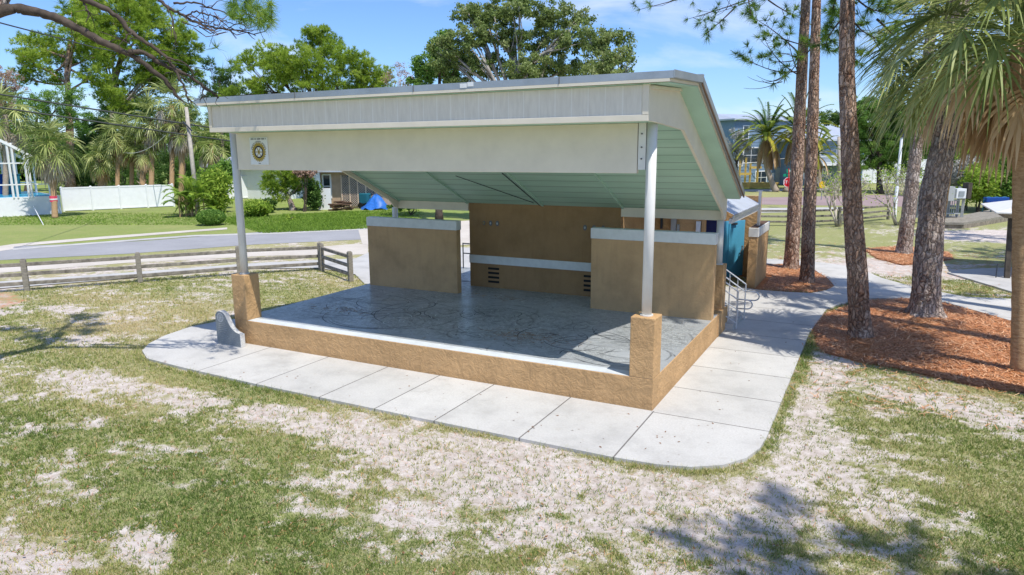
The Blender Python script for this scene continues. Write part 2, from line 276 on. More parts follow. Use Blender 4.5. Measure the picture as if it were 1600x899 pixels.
# ------------------------------------------------------------------ mesh helpers
def tag(o,label=None,cat=None,group=None,kind=None):
    if label: o['label']=label
    if cat: o['category']=cat
    if group: o['group']=group
    if kind: o['kind']=kind
    return o
def empty(name,loc=(0,0,0),label=None,cat=None,group=None):
    o=bpy.data.objects.new(name,None); o.empty_display_size=.2; o.location=tuple(loc); col.objects.link(o); return tag(o,label,cat,group)
class MB:
    """collects geometry in world coordinates, links it as one mesh object"""
    def __init__(s): s.v=[];s.f=[];s.m=[];s.k=0;s.t=[];s.ms=[]
    def add(s,V,F,mat=0,tint=None):
        V=np.asarray(V,float); s.v.append(V); s.t.append(np.full(len(V),.5) if tint is None else np.asarray(tint,float))
        if isinstance(F,np.ndarray): F=F+s.k; s.f.append(F); s.m.append(np.full(len(F),mat))
        else:
            for f in F: s.f.append([i+s.k for i in f]); s.m.append(mat)
        s.k+=len(V); return s
    def box(s,a,b,mat=0):
        x0,y0,z0=a;x1,y1,z1=b
        V=[(x0,y0,z0),(x1,y0,z0),(x1,y1,z0),(x0,y1,z0),(x0,y0,z1),(x1,y0,z1),(x1,y1,z1),(x0,y1,z1)]
        return s.add(V,[(0,3,2,1),(4,5,6,7),(0,1,5,4),(1,2,6,5),(2,3,7,6),(3,0,4,7)],mat)
    def obox(s,c,u,v,w,mat=0):
        c,u,v,w=[np.asarray(q,float) for q in (c,u,v,w)]
        V=[c+i*u+j*v+k*w for k in(-1,1) for i,j in((-1,-1),(1,-1),(1,1),(-1,1))]
        return s.add(V,[(0,3,2,1),(4,5,6,7),(0,1,5,4),(1,2,6,5),(2,3,7,6),(3,0,4,7)],mat)
    def bar(s,a,b,w,h,mat=0,up=(0,0,1)):
        a=np.asarray(a,float);b=np.asarray(b,float);d=b-a;L=np.linalg.norm(d);d/=L;up=np.asarray(up,float);sd=np.cross(d,up)
        if np.linalg.norm(sd)<1e-3: sd=np.cross(d,(1,0,0))
        sd/=np.linalg.norm(sd);u2=np.cross(sd,d)
        return s.obox((a+b)/2,d*L/2,sd*w/2,u2*h/2,mat)
    def tube(s,P,R,n=8,mat=0,cap=True,tint=None):
        P=np.asarray(P,float); m=len(P); R=np.broadcast_to(np.asarray(R,float),(m,))
        T=np.gradient(P,axis=0); T/=np.linalg.norm(T,axis=1)[:,None]+1e-9
        ref=np.array([0,0,1.]) if abs(T[0][2])<.9 else np.array([1.,0,0]); V=[]
        a=np.cross(T[0],ref);a/=np.linalg.norm(a)
        th=np.linspace(0,2*math.pi,n,endpoint=False)
        for i in range(m):
            a=a-T[i]*(a@T[i]);a/=np.linalg.norm(a)+1e-9;b=np.cross(T[i],a)
            V.append(P[i]+R[i]*(np.cos(th)[:,None]*a+np.sin(th)[:,None]*b))
        V=np.concatenate(V); i=np.arange(m-1)[:,None]*n; j=np.arange(n)[None]; j2=(j+1)%n
        F=np.stack([i+j,i+j2,i+n+j2,i+n+j],-1).reshape(-1,4)
        s.add(V,F,mat,None if tint is None else np.full(len(V),tint))
        if cap: s.f.append([s.k-n+q for q in range(n)]); s.m.append(mat); s.f.append([s.k-len(V)+n-1-q for q in range(n)]); s.m.append(mat)
        return s
    def prism(s,poly,axis,a,b,mat=0):
        """poly 2D extruded along axis from a to b"""
        n=len(poly)
        def P(p,t):
            return {'x':(t,p[0],p[1]),'y':(p[0],t,p[1]),'z':(p[0],p[1],t)}[axis]
        V=[P(p,a) for p in poly]+[P(p,b) for p in poly]
        F=[tuple(range(n))[::-1],tuple(range(n,2*n))]+[(i,(i+1)%n,n+(i+1)%n,n+i) for i in range(n)]
        return s.add(V,F,mat)
    def build(s,name,mats,parent=None,smooth=False,bevel=0,tint=False,label=None):
        if isinstance(mats,str): mats=[mats]
        me=bpy.data.meshes.new(name); V=np.concatenate(s.v) if s.v else np.zeros((0,3))
        org=np.array(parent.matrix_world.translation if False else (tuple(parent_loc(parent)) if parent else (0,0,0)))
        if s.f and all(isinstance(f,np.ndarray) for f in s.f) and len({f.shape[1] for f in s.f})==1:
            F=np.concatenate(s.f); M=np.concatenate(s.m); k=F.shape[1]
            me.vertices.add(len(V)); me.vertices.foreach_set('co',(V-org).astype(np.float32).ravel())
            me.loops.add(F.size); me.loops.foreach_set('vertex_index',F.astype(np.int32).ravel())
            me.polygons.add(len(F)); me.polygons.foreach_set('loop_start',np.arange(0,F.size,k,dtype=np.int32)); 
            me.polygons.foreach_set('material_index',M.astype(np.int32)); me.update(calc_edges=True)
        else:
            FF=[];MM=[]
            for f,m in zip(s.f,s.m):
                if isinstance(f,np.ndarray): FF+=f.tolist();MM+=list(m)
                else: FF.append(f);MM.append(m)
            me.from_pydata((V-org).tolist(),[],FF); me.polygons.foreach_set('material_index',np.array(MM,dtype=np.int32))
        for m in mats: me.materials.append(MATS[m])
        if tint:
            a=me.attributes.new('tint','FLOAT','POINT'); a.data.foreach_set('value',np.concatenate(s.t).astype(np.float32))
        if smooth: me.polygons.foreach_set('use_smooth',np.ones(len(me.polygons),dtype=bool))
        me.update(); o=bpy.data.objects.new(name,me); col.objects.link(o)
        if parent: o.parent=parent
        if bevel:
            b=o.modifiers.new('bevel','BEVEL'); b.width=bevel; b.segments=2; b.limit_method='ANGLE'; b.angle_limit=.6
        if label: o['label']=label
        return o
def unit_(v): return v/np.linalg.norm(v)
def parent_loc(p):
    l=Vector((0,0,0))
    while p is not None: l+=p.location; p=p.parent
    return l
def copy_tree(o,parent=None):
    c=o.copy(); col.objects.link(c); c.parent=parent
    for ch in list(o.children): copy_tree(ch,c)
    return c
# value noise
_T=RNG.random((256,256))
def vnoise(x,y):
    xi=np.floor(x).astype(int);yi=np.floor(y).astype(int);fx=x-xi;fy=y-yi;fx=fx*fx*(3-2*fx);fy=fy*fy*(3-2*fy)
    g=lambda a,b:_T[a%256,b%256]
    return (g(xi,yi)*(1-fx)+g(xi+1,yi)*fx)*(1-fy)+(g(xi,yi+1)*(1-fx)+g(xi+1,yi+1)*fx)*fy
def fbm(x,y,o=4,r=.5):
    s=0;a=1;t=0
    for i in range(o): s=s+a*vnoise(x*2**i+17*i,y*2**i+31*i);t+=a;a*=r
    return s/t
def psd(X,Y,poly):
    """signed distance to polygon, positive inside"""
    P=np.asarray(poly,float)[:,:2];n=len(P);d=np.full(X.shape,1e9);ins=np.zeros(X.shape,bool)
    for i in range(n):
        a=P[i];b=P[(i+1)%n];e=b-a;wx=X-a[0];wy=Y-a[1];t=np.clip((wx*e[0]+wy*e[1])/(e@e+1e-12),0,1)
        d=np.minimum(d,(wx-t*e[0])**2+(wy-t*e[1])**2)
        c=((a[1]<=Y)&(b[1]>Y))|((b[1]<=Y)&(a[1]>Y))
        xx=a[0]+(Y-a[1])/(e[1] if abs(e[1])>1e-9 else 1e-9)*e[0]; ins^=c&(X<xx)
    d=np.sqrt(d);return np.where(ins,d,-d)
def gp(*pts,z=-.06): return [tuple(G(x,y,z)[:2]) for x,y in pts]
def smooth_poly(pts,it=2):
    for _ in range(it):
        q=[]
        for i in range(len(pts)):
            a=np.array(pts[i]);b=np.array(pts[(i+1)%len(pts)]);q+= [tuple(a*.75+b*.25),tuple(a*.25+b*.75)]
        pts=q
    return pts
# ------------------------------------------------------------------ ground
MULCH=gp((1270,514),(1290,492),(1330,478),(1362,470),(1400,469),(1440,468),(1475,476),(1520,487),(1583,505),(1680,525),(1700,640),(1600,615),(1530,607),(1465,592),(1400,577),(1340,566),(1290,552),(1275,535))
ISLE=gp((1170,410),(1189,414),(1240,412),(1273,420),(1294,434),(1305,447),(1290,455),(1267,459),(1225,457),(1180,454),(1165,452))
FARM=gp((1350,390),(1420,385),(1480,395),(1490,405),(1450,412),(1410,415),(1370,405))
LEFTM=gp((-60,455),(20,457),(45,470),(10,482),(-60,485))
SANDS=[(-10.5,-3.4,1.5,.8,.46),(-8.0,-3.3,1.3,.6,.3),(-5.6,-3.2,1.6,.6,.46),(-3.2,-3.3,1.7,.8,.5),(-1,-3.4,1.7,.9,.44),(1.0,-3.0,1.6,.7,.42),(-2.0,-4.6,1.6,.8,.26),(.5,-4.3,1.6,.8,.24),
 (-4.35,-7.15,.62,.33,.85),(-5.3,-8.0,.7,.4,.8),(1.9,-4.1,1.4,.9,.32),(2.6,.5,.45,2.2,.45),(3.4,-.2,.7,.7,.32),(2.7,4.6,.5,1.3,.5),(4.6,3.2,1.3,.5,.45),(5.6,2.6,1.0,.4,.35),(3.4,-1.8,.9,.8,.25),(2.5,-2.2,.6,.6,.25),
 (-18.7,.3,1.1,.6,.45),(-16.2,.0,1.1,.5,.3),(-14.9,-1.6,1.0,.5,.3),(-21.2,-.6,.9,.6,.35),(-13.6,2.8,.9,.7,.25),(-17,2.5,1.5,.6,.15),(-12,-3.7,.8,.6,.25),(-13.5,-5,1,.6,.2),(-20,-3,1.5,.8,.2),
 (3.2,20.5,1.7,3.4,.65),(5.5,18.8,1.3,.9,.6),(5.9,21.5,1.4,1.2,.4),(8.5,33.5,2.8,2.2,.9),(12,35,4,3,.9),(.6,17,.5,.6,.35),(1.3,14,.6,.5,.35),(-.5,35,3,.8,.3),(-24,8.2,.7,6,.3)]
GREENS=[(-6.5,-5.4,2.2,1.1,-.24),(-4.0,-6.2,1.4,.6,-.2),(5.4,-1.6,1.2,1.5,-.2),(6.3,.6,1.1,1,-.18),(-11.6,-2.4,1.6,.35,-.4),(-9.0,-2.5,1.8,.3,-.5),(-6.5,-2.45,1.2,.18,-.4),(2.2,4,.12,3,-.25),(-13.2,4.5,2,2,-.15),(-3,-7,1.6,.6,-.15),(-1.5,-6,1.2,.5,-.08),(-14,7,2,2,-.15),(6,16.2,1.0,.5,-.4)]
def field(X,Y):
    s=.37+.42*(fbm(X*.55+3,Y*.75+9,4)-.5)+1.4*(fbm(X*1.9,Y*2.9,5,.68)-.5)
    for cx,cy,rx,ry,a in SANDS+GREENS: s=s+a*np.exp(-((X-cx)/rx)**2-((Y-cy)/ry)**2)
    far=np.clip((Y-24)/10,0,1)*(1-np.clip(np.exp(-((X-9)/6)**2-((Y-34)/5)**2)*3,0,1))
    lft=np.clip((-X-27+np.maximum(0,(Y-5))*.3)/4,0,1)
    s=s*(1-.75*far)*(1-.9*lft)
    dry=.55+.9*(fbm(X*.4+50,Y*.5+20,3)-.5)+.35*np.exp(-((X+16)/5)**2-((Y-1)/4)**2)-.35*np.exp(-((X+6)/3)**2-((Y+5.5)/1.6)**2)
    rl=np.clip((Y-19)/5,0,1)*np.clip((X+8)/4,0,1); dry=dry*(1-.8*lft)-.25*lft-.1*far; dry=dry*(1-.7*rl)-.02*rl; s=s-.14*rl*(1-far)
    m=np.full(X.shape,-1.)
    for p in (MULCH,ISLE,FARM,LEFTM):
        near=psd(X,Y,p); near=np.minimum(near*.4,.03)-.05 if p is LEFTM else near; m=np.maximum(m,near)
    mul=np.clip(.5+m*1.6,0,1)
    return s,dry,mul
def axis(lo,hi,step,tail,n):
    a=np.arange(lo,hi+1e-6,step); g=step*1.13**np.arange(1,n+1); g=np.cumsum(g)*tail
    return a,g
def make_ground():
    xs=np.concatenate([np.linspace(-600,-110,14)[:-1],np.linspace(-110,-30,60)[:-1],np.linspace(-30,-15,80)[:-1],np.arange(-15,7.6,.08),np.linspace(7.7,20,50),np.linspace(21,110,45),np.linspace(130,600,8)])
    ys=np.concatenate([np.linspace(-500,-40,8)[:-1],np.linspace(-40,-9,30)[:-1],np.arange(-9,8,.08),np.linspace(8.1,26,110),np.linspace(26.5,70,60),np.linspace(75,800,12)])
    X,Y=np.meshgrid(xs,ys); s,d,m=field(X,Y)
    Z=np.full(X.shape,-.06)
    pav=np.maximum(psd(X,Y,[(-13.5,-2.4),(2.4,-2.4),(2.4,14),(-13.5,14)]),-5)
    near=np.exp(-((X+4)/14)**2-((Y+2)/9)**2)*np.clip(-pav*2,0,1)
    Z+=near*(.05*(fbm(X*1.3,Y*1.3,4)-.55)-.02*np.clip(s,0,1)); Z+=.03*np.clip(m*2-.9,0,1)*np.clip(-psd(X,Y,[(-14,-3),(2.35,-3),(2.35,12.3),(7,12.3),(7,30),(-14,30)])*2,0,1)
    ny,nx=X.shape; i=np.arange(ny-1)[:,None]*nx+np.arange(nx-1)[None]; F=np.stack([i,i+1,i+nx+1,i+nx],-1).reshape(-1,4)
    mb=MB(); mb.add(np.stack([X,Y,Z],-1).reshape(-1,3),F); o=mb.build('ground','ground',smooth=True); tag(o,kind='structure')
    for nm,a in (('sand',s),('dry',d),('mulch',m)):
        at=o.data.attributes.new(nm,'FLOAT','POINT'); at.data.foreach_set('value',a.astype(np.float32).ravel())
make_ground()
def sheet(name,poly,z,mat,th=.0,smooth_it=0):
    if smooth_it: poly=smooth_poly(poly,smooth_it)
    mb=MB(); n=len(poly)
    if th: mb.prism(poly,'z',z-th,z)
    else: mb.add([(x,y,z) for x,y in poly],[tuple(range(n))])
    o=mb.build(name,mat); 
    import bmesh
    bm=bmesh.new(); bm.from_mesh(o.data); bmesh.ops.recalc_face_normals(bm,faces=bm.faces); 
    bmesh.ops.triangulate(bm,faces=[f for f in bm.faces if len(f.verts)>4]); 
    bm.to_mesh(o.data); bm.free()
    return tag(o,kind='structure')
walk=[(-10.76,2.6),(-12.2,2.4),(-12.95,1.6),(-13.2,.6),(-13.0,-.4),(-12.65,-1.1),(-12.2,-1.6),(-11.5,-1.97),(-10,-2.08),(-7.76,-2.16),(-4,-2.2),(0,-2.2),(.7,-2.14),(1.19,-2.0),(1.6,-1.72),(1.88,-1.3),(2.01,-.8),(2.04,-.3),(2.04,7.3),(2.15,9)]
walk+=gp((1290,484),(1312,475),(1362,466),(1420,466),(1475,472),(1520,484),(1583,502),(1700,535),(1700,478),(1582,467),(1510,464),(1426,448),(1377,434),(1353,424),(1322,415),(1273,409),(1190,404),z=0)
walk+=[(-3,20.4),(-3,18.8)]+gp((1189,413),(1235,412),(1273,422),(1294,435),(1304,447),(1290,454),(1267,458),(1225,456),(1186,453),z=0)+[(-.46,12.8),(-1.8,12.8),(-1.8,8.1),(-.0,6.7),(0,0),(-10.76,0)]
sheet('sidewalk',walk,0,'sidewalk',.12)
sheet('patio',gp((1480,428),(1510,423),(1640,418),(1700,440),(1600,462),(1582,459)),.0,'concrete',.1)
road_n=[(-60,-30),(-38,-2),(-32.1,5.3),(-28.6,9.2),(-25.7,14.2),(-22,18.2),(-17.5,22.5),(-11,30),(-6,46),(-7,46),(-22.15,29.2),(-27.0,24.0),(-30,18.6),(-32.6,12.6),(-37.1,8),(-44,0),(-70,-30)]
sheet('road',road_n,-.05,'asphalt')
sheet('shoulder',gp((-40,426),(0,418),(200,404),(420,392),(560,381),(575,383),(575,398),(420,400),(200,411),(0,427),(-40,435)),-.052,'sandy')
sheet('walkway',gp((-40,447),(0,441),(200,427),(400,412),(555,405),(600,385),(735,388),(760,440),(570,445),(555,430),(500,420),(380,421),(200,436),(0,452),(-40,458)),-.03,'concrete')
sheet('far_path',gp((-60,388),(0,385),(20,382),(150,371),(300,360),(355,356),(355,359),(300,363),(150,375),(22,386),(20,390),(0,393),(-60,397)),-.045,'sandy')
sheet('far_kerb',gp((20,389),(150,379),(300,368),(450,363),(570,357),(640,351),(640,353),(570,359.5),(450,365.5),(300,370.5),(150,381.5),(20,391.5)),-.042,'concrete')
sheet('driveway',gp((560,360),(640,351),(735,345),(760,345),(760,382),(600,388),(566,382)),-.044,'sandy')
sheet('side_street',[tuple(p) for p in gp((1130,322),(1190,320),(1330,322),(1400,323),(1480,326),(1500,315),(1395,304.5),(1330,306),(1190,309),(1120,311))],-.05,'red_asphalt')
sheet('street_walk',gp((1120,335),(1190,333),(1350,329),(1350,324),(1190,325.5),(1120,326)),-.045,'concrete')
sheet('street_verge',gp((1120,300),(1200,299.5),(1300,297),(1300,294.6),(1200,296),(1120,297)),-.045,'concrete')
# grass blades and straw
def scatter():
    n=760000
    r=RNG.random(n); t=6.2+ (RNG.random(n)**1.7)*24; px=RNG.uniform(-420,2050,n)
    # positions by polar around camera so density follows distance
    ang=np.radians(YAW)-np.arctan((px-800)/FPX); X=CX-np.sin(ang)*t; Y=CY+np.cos(ang)*t
    s,d,m=field(X,Y); nn=fbm(X*6,Y*6,3,.6); s2=s+(nn-.5)*.8
    pv=psd(X,Y,walk); pb=psd(X,Y,[(-10.8,-.02),(0.02,-.02),(.02,13),(-10.8,13)]); pp=psd(X,Y,gp((-40,447),(0,441),(200,427),(400,412),(555,405),(600,385),(735,388),(760,440),(570,445),(555,430),(500,420),(380,421),(200,436),(0,452),(-40,458)))
    edge=np.exp(-((pv+.08)/.1)**2)*(RNG.random(n)<.55)
    slab=psd(X,Y,gp((1480,428),(1510,423),(1640,418),(1700,440),(1600,462),(1582,459)))
    keep=(pv<-.015)&(pb<-.02)&(pp<0)&(slab<0)&(m<.45)&((RNG.random(n)<np.clip((.62-s2)*1.8,0.07,.56))|(edge>.5)&(fbm(X*1.2+5,Y*1.2,2)>.5))
    X,Y,d,t,pv,s=X[keep],Y[keep],d[keep],t[keep],pv[keep],s[keep]; n=len(X)
    V=[];T=[];k=3
    hgt=(.022+.03*RNG.random(n))*np.where(pv>-.22,1.7,1)*(1+.02*t)
    for j in range(k):
        a=RNG.random(n)*6.28; ox=RNG.normal(0,.02,n); oy=RNG.normal(0,.02,n); w=(.0035+.00035*t)
        bx,by=X+ox,Y+oy; dx,dy=np.cos(a),np.sin(a); ln=hgt*RNG.uniform(.3,1.3,n); th=RNG.random(n)*6.28; h=hgt*RNG.uniform(.5,1.2,n)
        z=np.full(n,-.075)
        P=np.stack([np.stack([bx-dx*w,by-dy*w,z],-1),np.stack([bx+dx*w,by+dy*w,z],-1),np.stack([bx+np.cos(th)*ln,by+np.sin(th)*ln,z+h+.012],-1)],1)
        V.append(P.reshape(-1,3)); tt=np.clip(.42+.9*(d-.5)+RNG.normal(0,.26,n),0,1); T.append(np.repeat(tt,3))
    V=np.concatenate(V); mb=MB(); mb.add(V,np.arange(len(V)).reshape(-1,3),0,np.concatenate(T)); o=mb.build('lawn_grass','grass_blade',tint=True)
    tag(o,'short patchy green and straw coloured grass growing on the sandy lawn','grass',kind='stuff')
    # pine straw
    n=230000; X=RNG.uniform(-1.5,9,n);Y=RNG.uniform(2,27,n); s,d,m=field(X,Y); q=m+(fbm(X*3,Y*3,3)-.5)*.4
    keep=(q>.5)|((q>.0)&(RNG.random(n)<.02)); keep&=(psd(X,Y,walk)<.05)|(RNG.random(n)<.01); keep|=(RNG.random(n)<.012)&(Y<9)&(X>2)
    keep&=psd(X,Y,[(-10.8,-.02),(.02,-.02),(.02,16),(-10.8,16)])<0
    X,Y=X[keep],Y[keep]; n2=3500
    X=np.concatenate([X,RNG.uniform(-10,6,n2)]);Y=np.concatenate([Y,RNG.uniform(-8,-2.3,n2)]); n=len(X)
    a=RNG.random(n)*3.14; Lh=RNG.uniform(.05,.13,n); Lh[-n2:]*=.45; w=.004+.0002*(Y+12); w[-n2:]=.0025; z=-.045+RNG.random(n)*.04; dz=RNG.normal(0,.02,n)
    z[-n2:]=-.055
    dx,dy=np.cos(a)*Lh,np.sin(a)*Lh; nx,ny=-np.sin(a)*w,np.cos(a)*w
    P=np.stack([np.stack([X-dx-nx,Y-dy-ny,z],-1),np.stack([X+dx-nx,Y+dy-ny,z+dz],-1),np.stack([X+dx+nx,Y+dy+ny,z+dz],-1),np.stack([X-dx+nx,Y-dy+ny,z],-1)],1)
    V=P.reshape(-1,3); mb=MB(); mb.add(V,np.arange(len(V)).reshape(-1,4),0,np.repeat(np.clip(RNG.normal(.5,.28,n),0,1),4)); o=mb.build('pine_straw','straw',tint=True)
    tag(o,'loose orange brown pine needles covering the beds under the pines','pine straw',kind='stuff')
    # leaf litter
    n=500; pts=[]
    px=RNG.uniform(0,1600,n);py=RNG.uniform(470,899,n); mb=MB()
    for x,y in zip(px,py):
        p=G(x,y,-.03 if psd(np.array([G(x,y)[0]]),np.array([G(x,y)[1]]),walk)[0]<0 else .006)
        if -10.8<p[0]<0 and p[1]>0: continue
        a=random.random()*6.28; L=random.uniform(.015,.035); u=np.array([math.cos(a),math.sin(a),random.uniform(-.3,.3)])*L; v=np.array([-math.sin(a),math.cos(a),random.uniform(-.2,.2)])*L*.5
        mb.add([p-u,p+v,p+u,p-v],np.array([[0,1,2,3]]))
    o=mb.build('fallen_leaves','leaf_litter'); tag(o,'small dry brown leaves fallen on lawn and concrete','leaf litter',kind='stuff')
scatter()
# ------------------------------------------------------------------ bandshell
HS=.594
B=empty('bandshell',(-5.4,0,0),'tan stucco open air stage with white columns under a big sloping roof, mint green ceiling','bandshell')
stg=MB(); stg.box((-10.78,0,-.1),(0,7.0,HS)); 
st_o=stg.build('stage_base','tan_stucco',B,bevel=.012)
f=MB(); f.box((-10.77,.30,HS),(-.012,6.99,HS+.004)); f.box((-7.69,6.9,HS+.0),(-10.77,9.3,HS+.004)); fl=f.build('stage_floor','stage_floor',B)
f=MB(); f.box((-10.77,.012,HS),(-.012,.298,HS+.006)); f.build('floor_border','floor_border',B)
f=MB(); f.box((-10.78,7.0,-.1),(-7.69,9.3,HS-.002)); f.build('rear_landing','tan_stucco',B)
for x in (-10.78,-.46):
    m=MB(); m.box((x,0,HS-.0),(x+.46,.46,1.73)); p=m.build('pillar','tan_stucco',B,bevel=.015)
for x,tl in ((-10.74,1.78),(-.46,1.78)):
    m=MB(); m.box((x,6.25,HS),(x+.44,6.66,tl)); m.build('pillar','tan_stucco',B,bevel=.015)
m=MB(); m.box((-.30,5.75,-.08),(.012,6.66,HS+.02)); m.build('kerb_block','tan_stucco',B)
for x,y,z0,z1 in ((-.23,.23,1.73,5.17),(-10.55,.23,1.73,5.17),(-.19,6.42,1.78,2.93),(-10.5,6.42,1.78,2.93)):
    m=MB(); m.tube([(x,y,z0),(x,y,z1)],.092,24); c=m.build('column','column_paint',B,smooth=False); 
    for p in c.data.polygons:
        if len(p.vertices)==4: p.use_smooth=True
    m=MB(); m.tube([(x,y,z0),(x,y,z0+.02)],.12,24); m.build('column_foot','column_paint',c)
# scuffs on the stage floor
def arc(mb,cx,cy,rx,ry,a0,a1,w,z,rg,n=14):
    V=[]
    for i in range(n+1):
        t=a0+(a1-a0)*i/n; ww=w*math.sin(math.pi*(i+.3)/(n+.6)); c_,s_=math.cos(t),math.sin(t); V+=[(cx+(rx-ww)*c_,cy+(ry-ww)*s_,z),(cx+(rx+ww)*c_,cy+(ry+ww)*s_,z)]
    V=np.array(V); V[:,0]=np.clip(V[:,0],-10.7,-.05); V[:,1]=np.clip(V[:,1],.34,6.3); mb.add(V,[(2*i,2*i+1,2*i+3,2*i+2) for i in range(n)])
rg=np.random.default_rng(17); m=MB(); cents=[(-9.0,2.6),(-8.2,3.3),(-6.3,2.9),(-5.2,3.4),(-4.0,2.6),(-2.6,2.0),(-1.6,3.0),(-1.4,1.4),(-7.2,1.9)]
for i in range(95):
    c_=cents[rg.integers(len(cents))]; R_1=rg.uniform(.25,1.5); a0=rg.random()*6.28; arc(m,c_[0]+rg.normal(0,.35),c_[1]+rg.normal(0,.25),R_1,R_1*rg.uniform(.7,1),a0,a0+rg.uniform(.4,2.2),rg.uniform(.006,.02),HS+.0065+rg.uniform(0,.001),rg)
tag(m.build('tyre_marks','tyre_mark',B),kind='stuff')
m=MB()
for i in range(420):
    x=rg.normal(-5.0,2.0) if i%3 else rg.uniform(-8,-1); y=rg.uniform(1.6,6.2) if i%3 else rg.uniform(.8,6); R_1=rg.uniform(.06,.4); a0=rg.random()*6.28; arc(m,x,y,R_1,R_1*.8,a0,a0+rg.uniform(.3,1.3),rg.uniform(.005,.014),HS+.008+rg.uniform(0,.001),rg,8)
tag(m.build('paint_scuffs','scuff',B),kind='stuff')
m=MB()
for i in range(330):
    q=[(-3.4,1.7),(-9.1,2.0),(-6.2,5.2)][int(rg.choice(3,p=[.6,.25,.15]))]; x=q[0]+rg.normal(0,.55);y=q[1]+rg.normal(0,.22); a=rg.random()*3.14; l=rg.uniform(.03,.08); m.bar((x-l*math.cos(a),y-l*math.sin(a),HS+.012),(x+l*math.cos(a),y+l*math.sin(a),HS+.016),.005,.004)
tag(m.build('swept_debris','needle_debris',B),kind='stuff')
# front beam
m=MB(); m.box((-10.40,.16,4.295),(-.47,.28,5.165)); bm_=m.build('front_beam','cream',B,bevel=.008)
m=MB(); m.box((-.455,.17,4.36),(-.32,.27,5.165)); pl=m.build('beam_plate','white_paint',B)
for z in (4.55,4.75,4.98): m=MB(); m.tube([(-.39,.165,z),(-.39,.145,z)],.014,8); m.build('bolt','dark_metal',pl)
# fascia (front, left end) with frame
F=MB(); F.box((-10.33,-.56,5.19),(-.1,-.50,5.74)); fa=F.build('fascia_panel','siding',B)
m=MB(); m.box((-10.37,-.60,5.165),(-.06,-.56,5.265)); m.box((-.16,-.602,5.267),(-.058,-.56,5.745)); m.box((-10.37,-.602,5.267),(-10.29,-.56,5.745)); m.build('fascia_trim','cream',B,bevel=.004)
m=MB(); m.box((-10.33,-.5,5.168),(-.1,1.9,5.18)); m.build('front_soffit','mint',B)
gy=[(-.56,5.17),(-.1,5.162),(1.77,5.07),(5.95,3.19),(6.2,2.95),(6.45,2.95),(6.47,3.54),(1.42,5.83),(-.56,5.745)]
for x0,nm in ((-.12,''),(-10.37,'')):
    m=MB(); m.prism(gy,'x',x0,x0+.06); m.build('gable_panel','cream',B)
    # trim ledge above the panel
    m=MB()
    for a,b in (((-.5,5.70),(1.42,5.79)),((1.42,5.79),(6.4,3.53))):
        x=x0+.085 if x0>-1 else x0-.025
        m.bar((x,a[0],a[1]),(x,b[0],b[1]),.05,.05)
    m.build('gable_trim','cream',B)
# roof slab
top=[(-.70,5.925),(1.26,6.0),(6.34,3.66)]
def off(pr,d): return [(y,z-d) for y,z in pr]
m=MB(); m.prism(off(top,.0)+off(top,.115)[::-1],'x',-10.68,.36); rf=m.build('roof','galv',B)
m=MB(); m.prism(off(top,.117)+off(top,.165)[::-1],'x',-10.62,.30); m.build('roof_trim','cream',rf)
m=MB(); m.prism([(-.62,5.757),(1.25,5.83),(6.3,3.49),(6.3,3.475),(1.25,5.815),(-.62,5.742)],'x',-10.60,.285); m.build('eave_soffit','mint',rf)
m=MB()
for a,b in zip(top[:-1],top[1:]): 
    m.bar((.372,a[0],a[1]-.05),(.372,b[0],b[1]-.05),.02,.12)
m.build('rake_flashing','galv',rf)
m=MB()
for a,b in zip(top[1:-1],top[2:]): m.bar((.365,a[0],a[1]-.13),(.365,b[0],b[1]-.13),.025,.035)
m.build('rake_edge','brown_edge',rf)
m=MB(); m.bar((-10.7,1.26,6.02),(.38,1.26,6.02),.14,.03); 
for x in np.arange(-10.4,.3,.61): m.bar((x,1.3,6.0),(x,6.3,3.70),.03,.04)
m.build('ridge_cap','galv',rf)
for x in (-7.6,-4.6,-1.6): m=MB(); m.box((x,-.712,5.81),(x+.012,-.70,5.93)); m.build('flashing_joint','plate_grey',rf)
m=MB(); m.box((-3.56,-.709,5.83),(-3.42,-.70,5.905)); m.box((-3.40,-.709,5.85),(-3.28,-.70,5.925)); m.build('roof_patch','sign_white',rf)
# ceiling
def cz(y): return 3.15+.4535*(6.42-y)
m=MB(); m.prism([(1.86,cz(1.86)),(6.5,cz(6.5)),(6.5,cz(6.5)+.04),(1.86,cz(1.86)+.04)],'x',-10.31,-.13); cl=m.build('ceiling','ceiling_boards',B)
for x in (-10.26,-7.72,-5.2,-2.8,-.17): m=MB(); m.bar((x,1.9,cz(1.9)-.025),(x,6.36,cz(6.36)-.025),.06,.05); m.build('ceiling_batten','mint',cl)
m=MB(); m.tube([(-5.35,4.2,cz(4.2)-.02),(-5.3,6.36,cz(6.36)-.02)],.012,6); m.tube([(-6.9,4.4,cz(4.4)-.02),(-5.4,6.2,cz(6.2)-.02)],.009,6); m.build('conduit','dark_metal',cl)
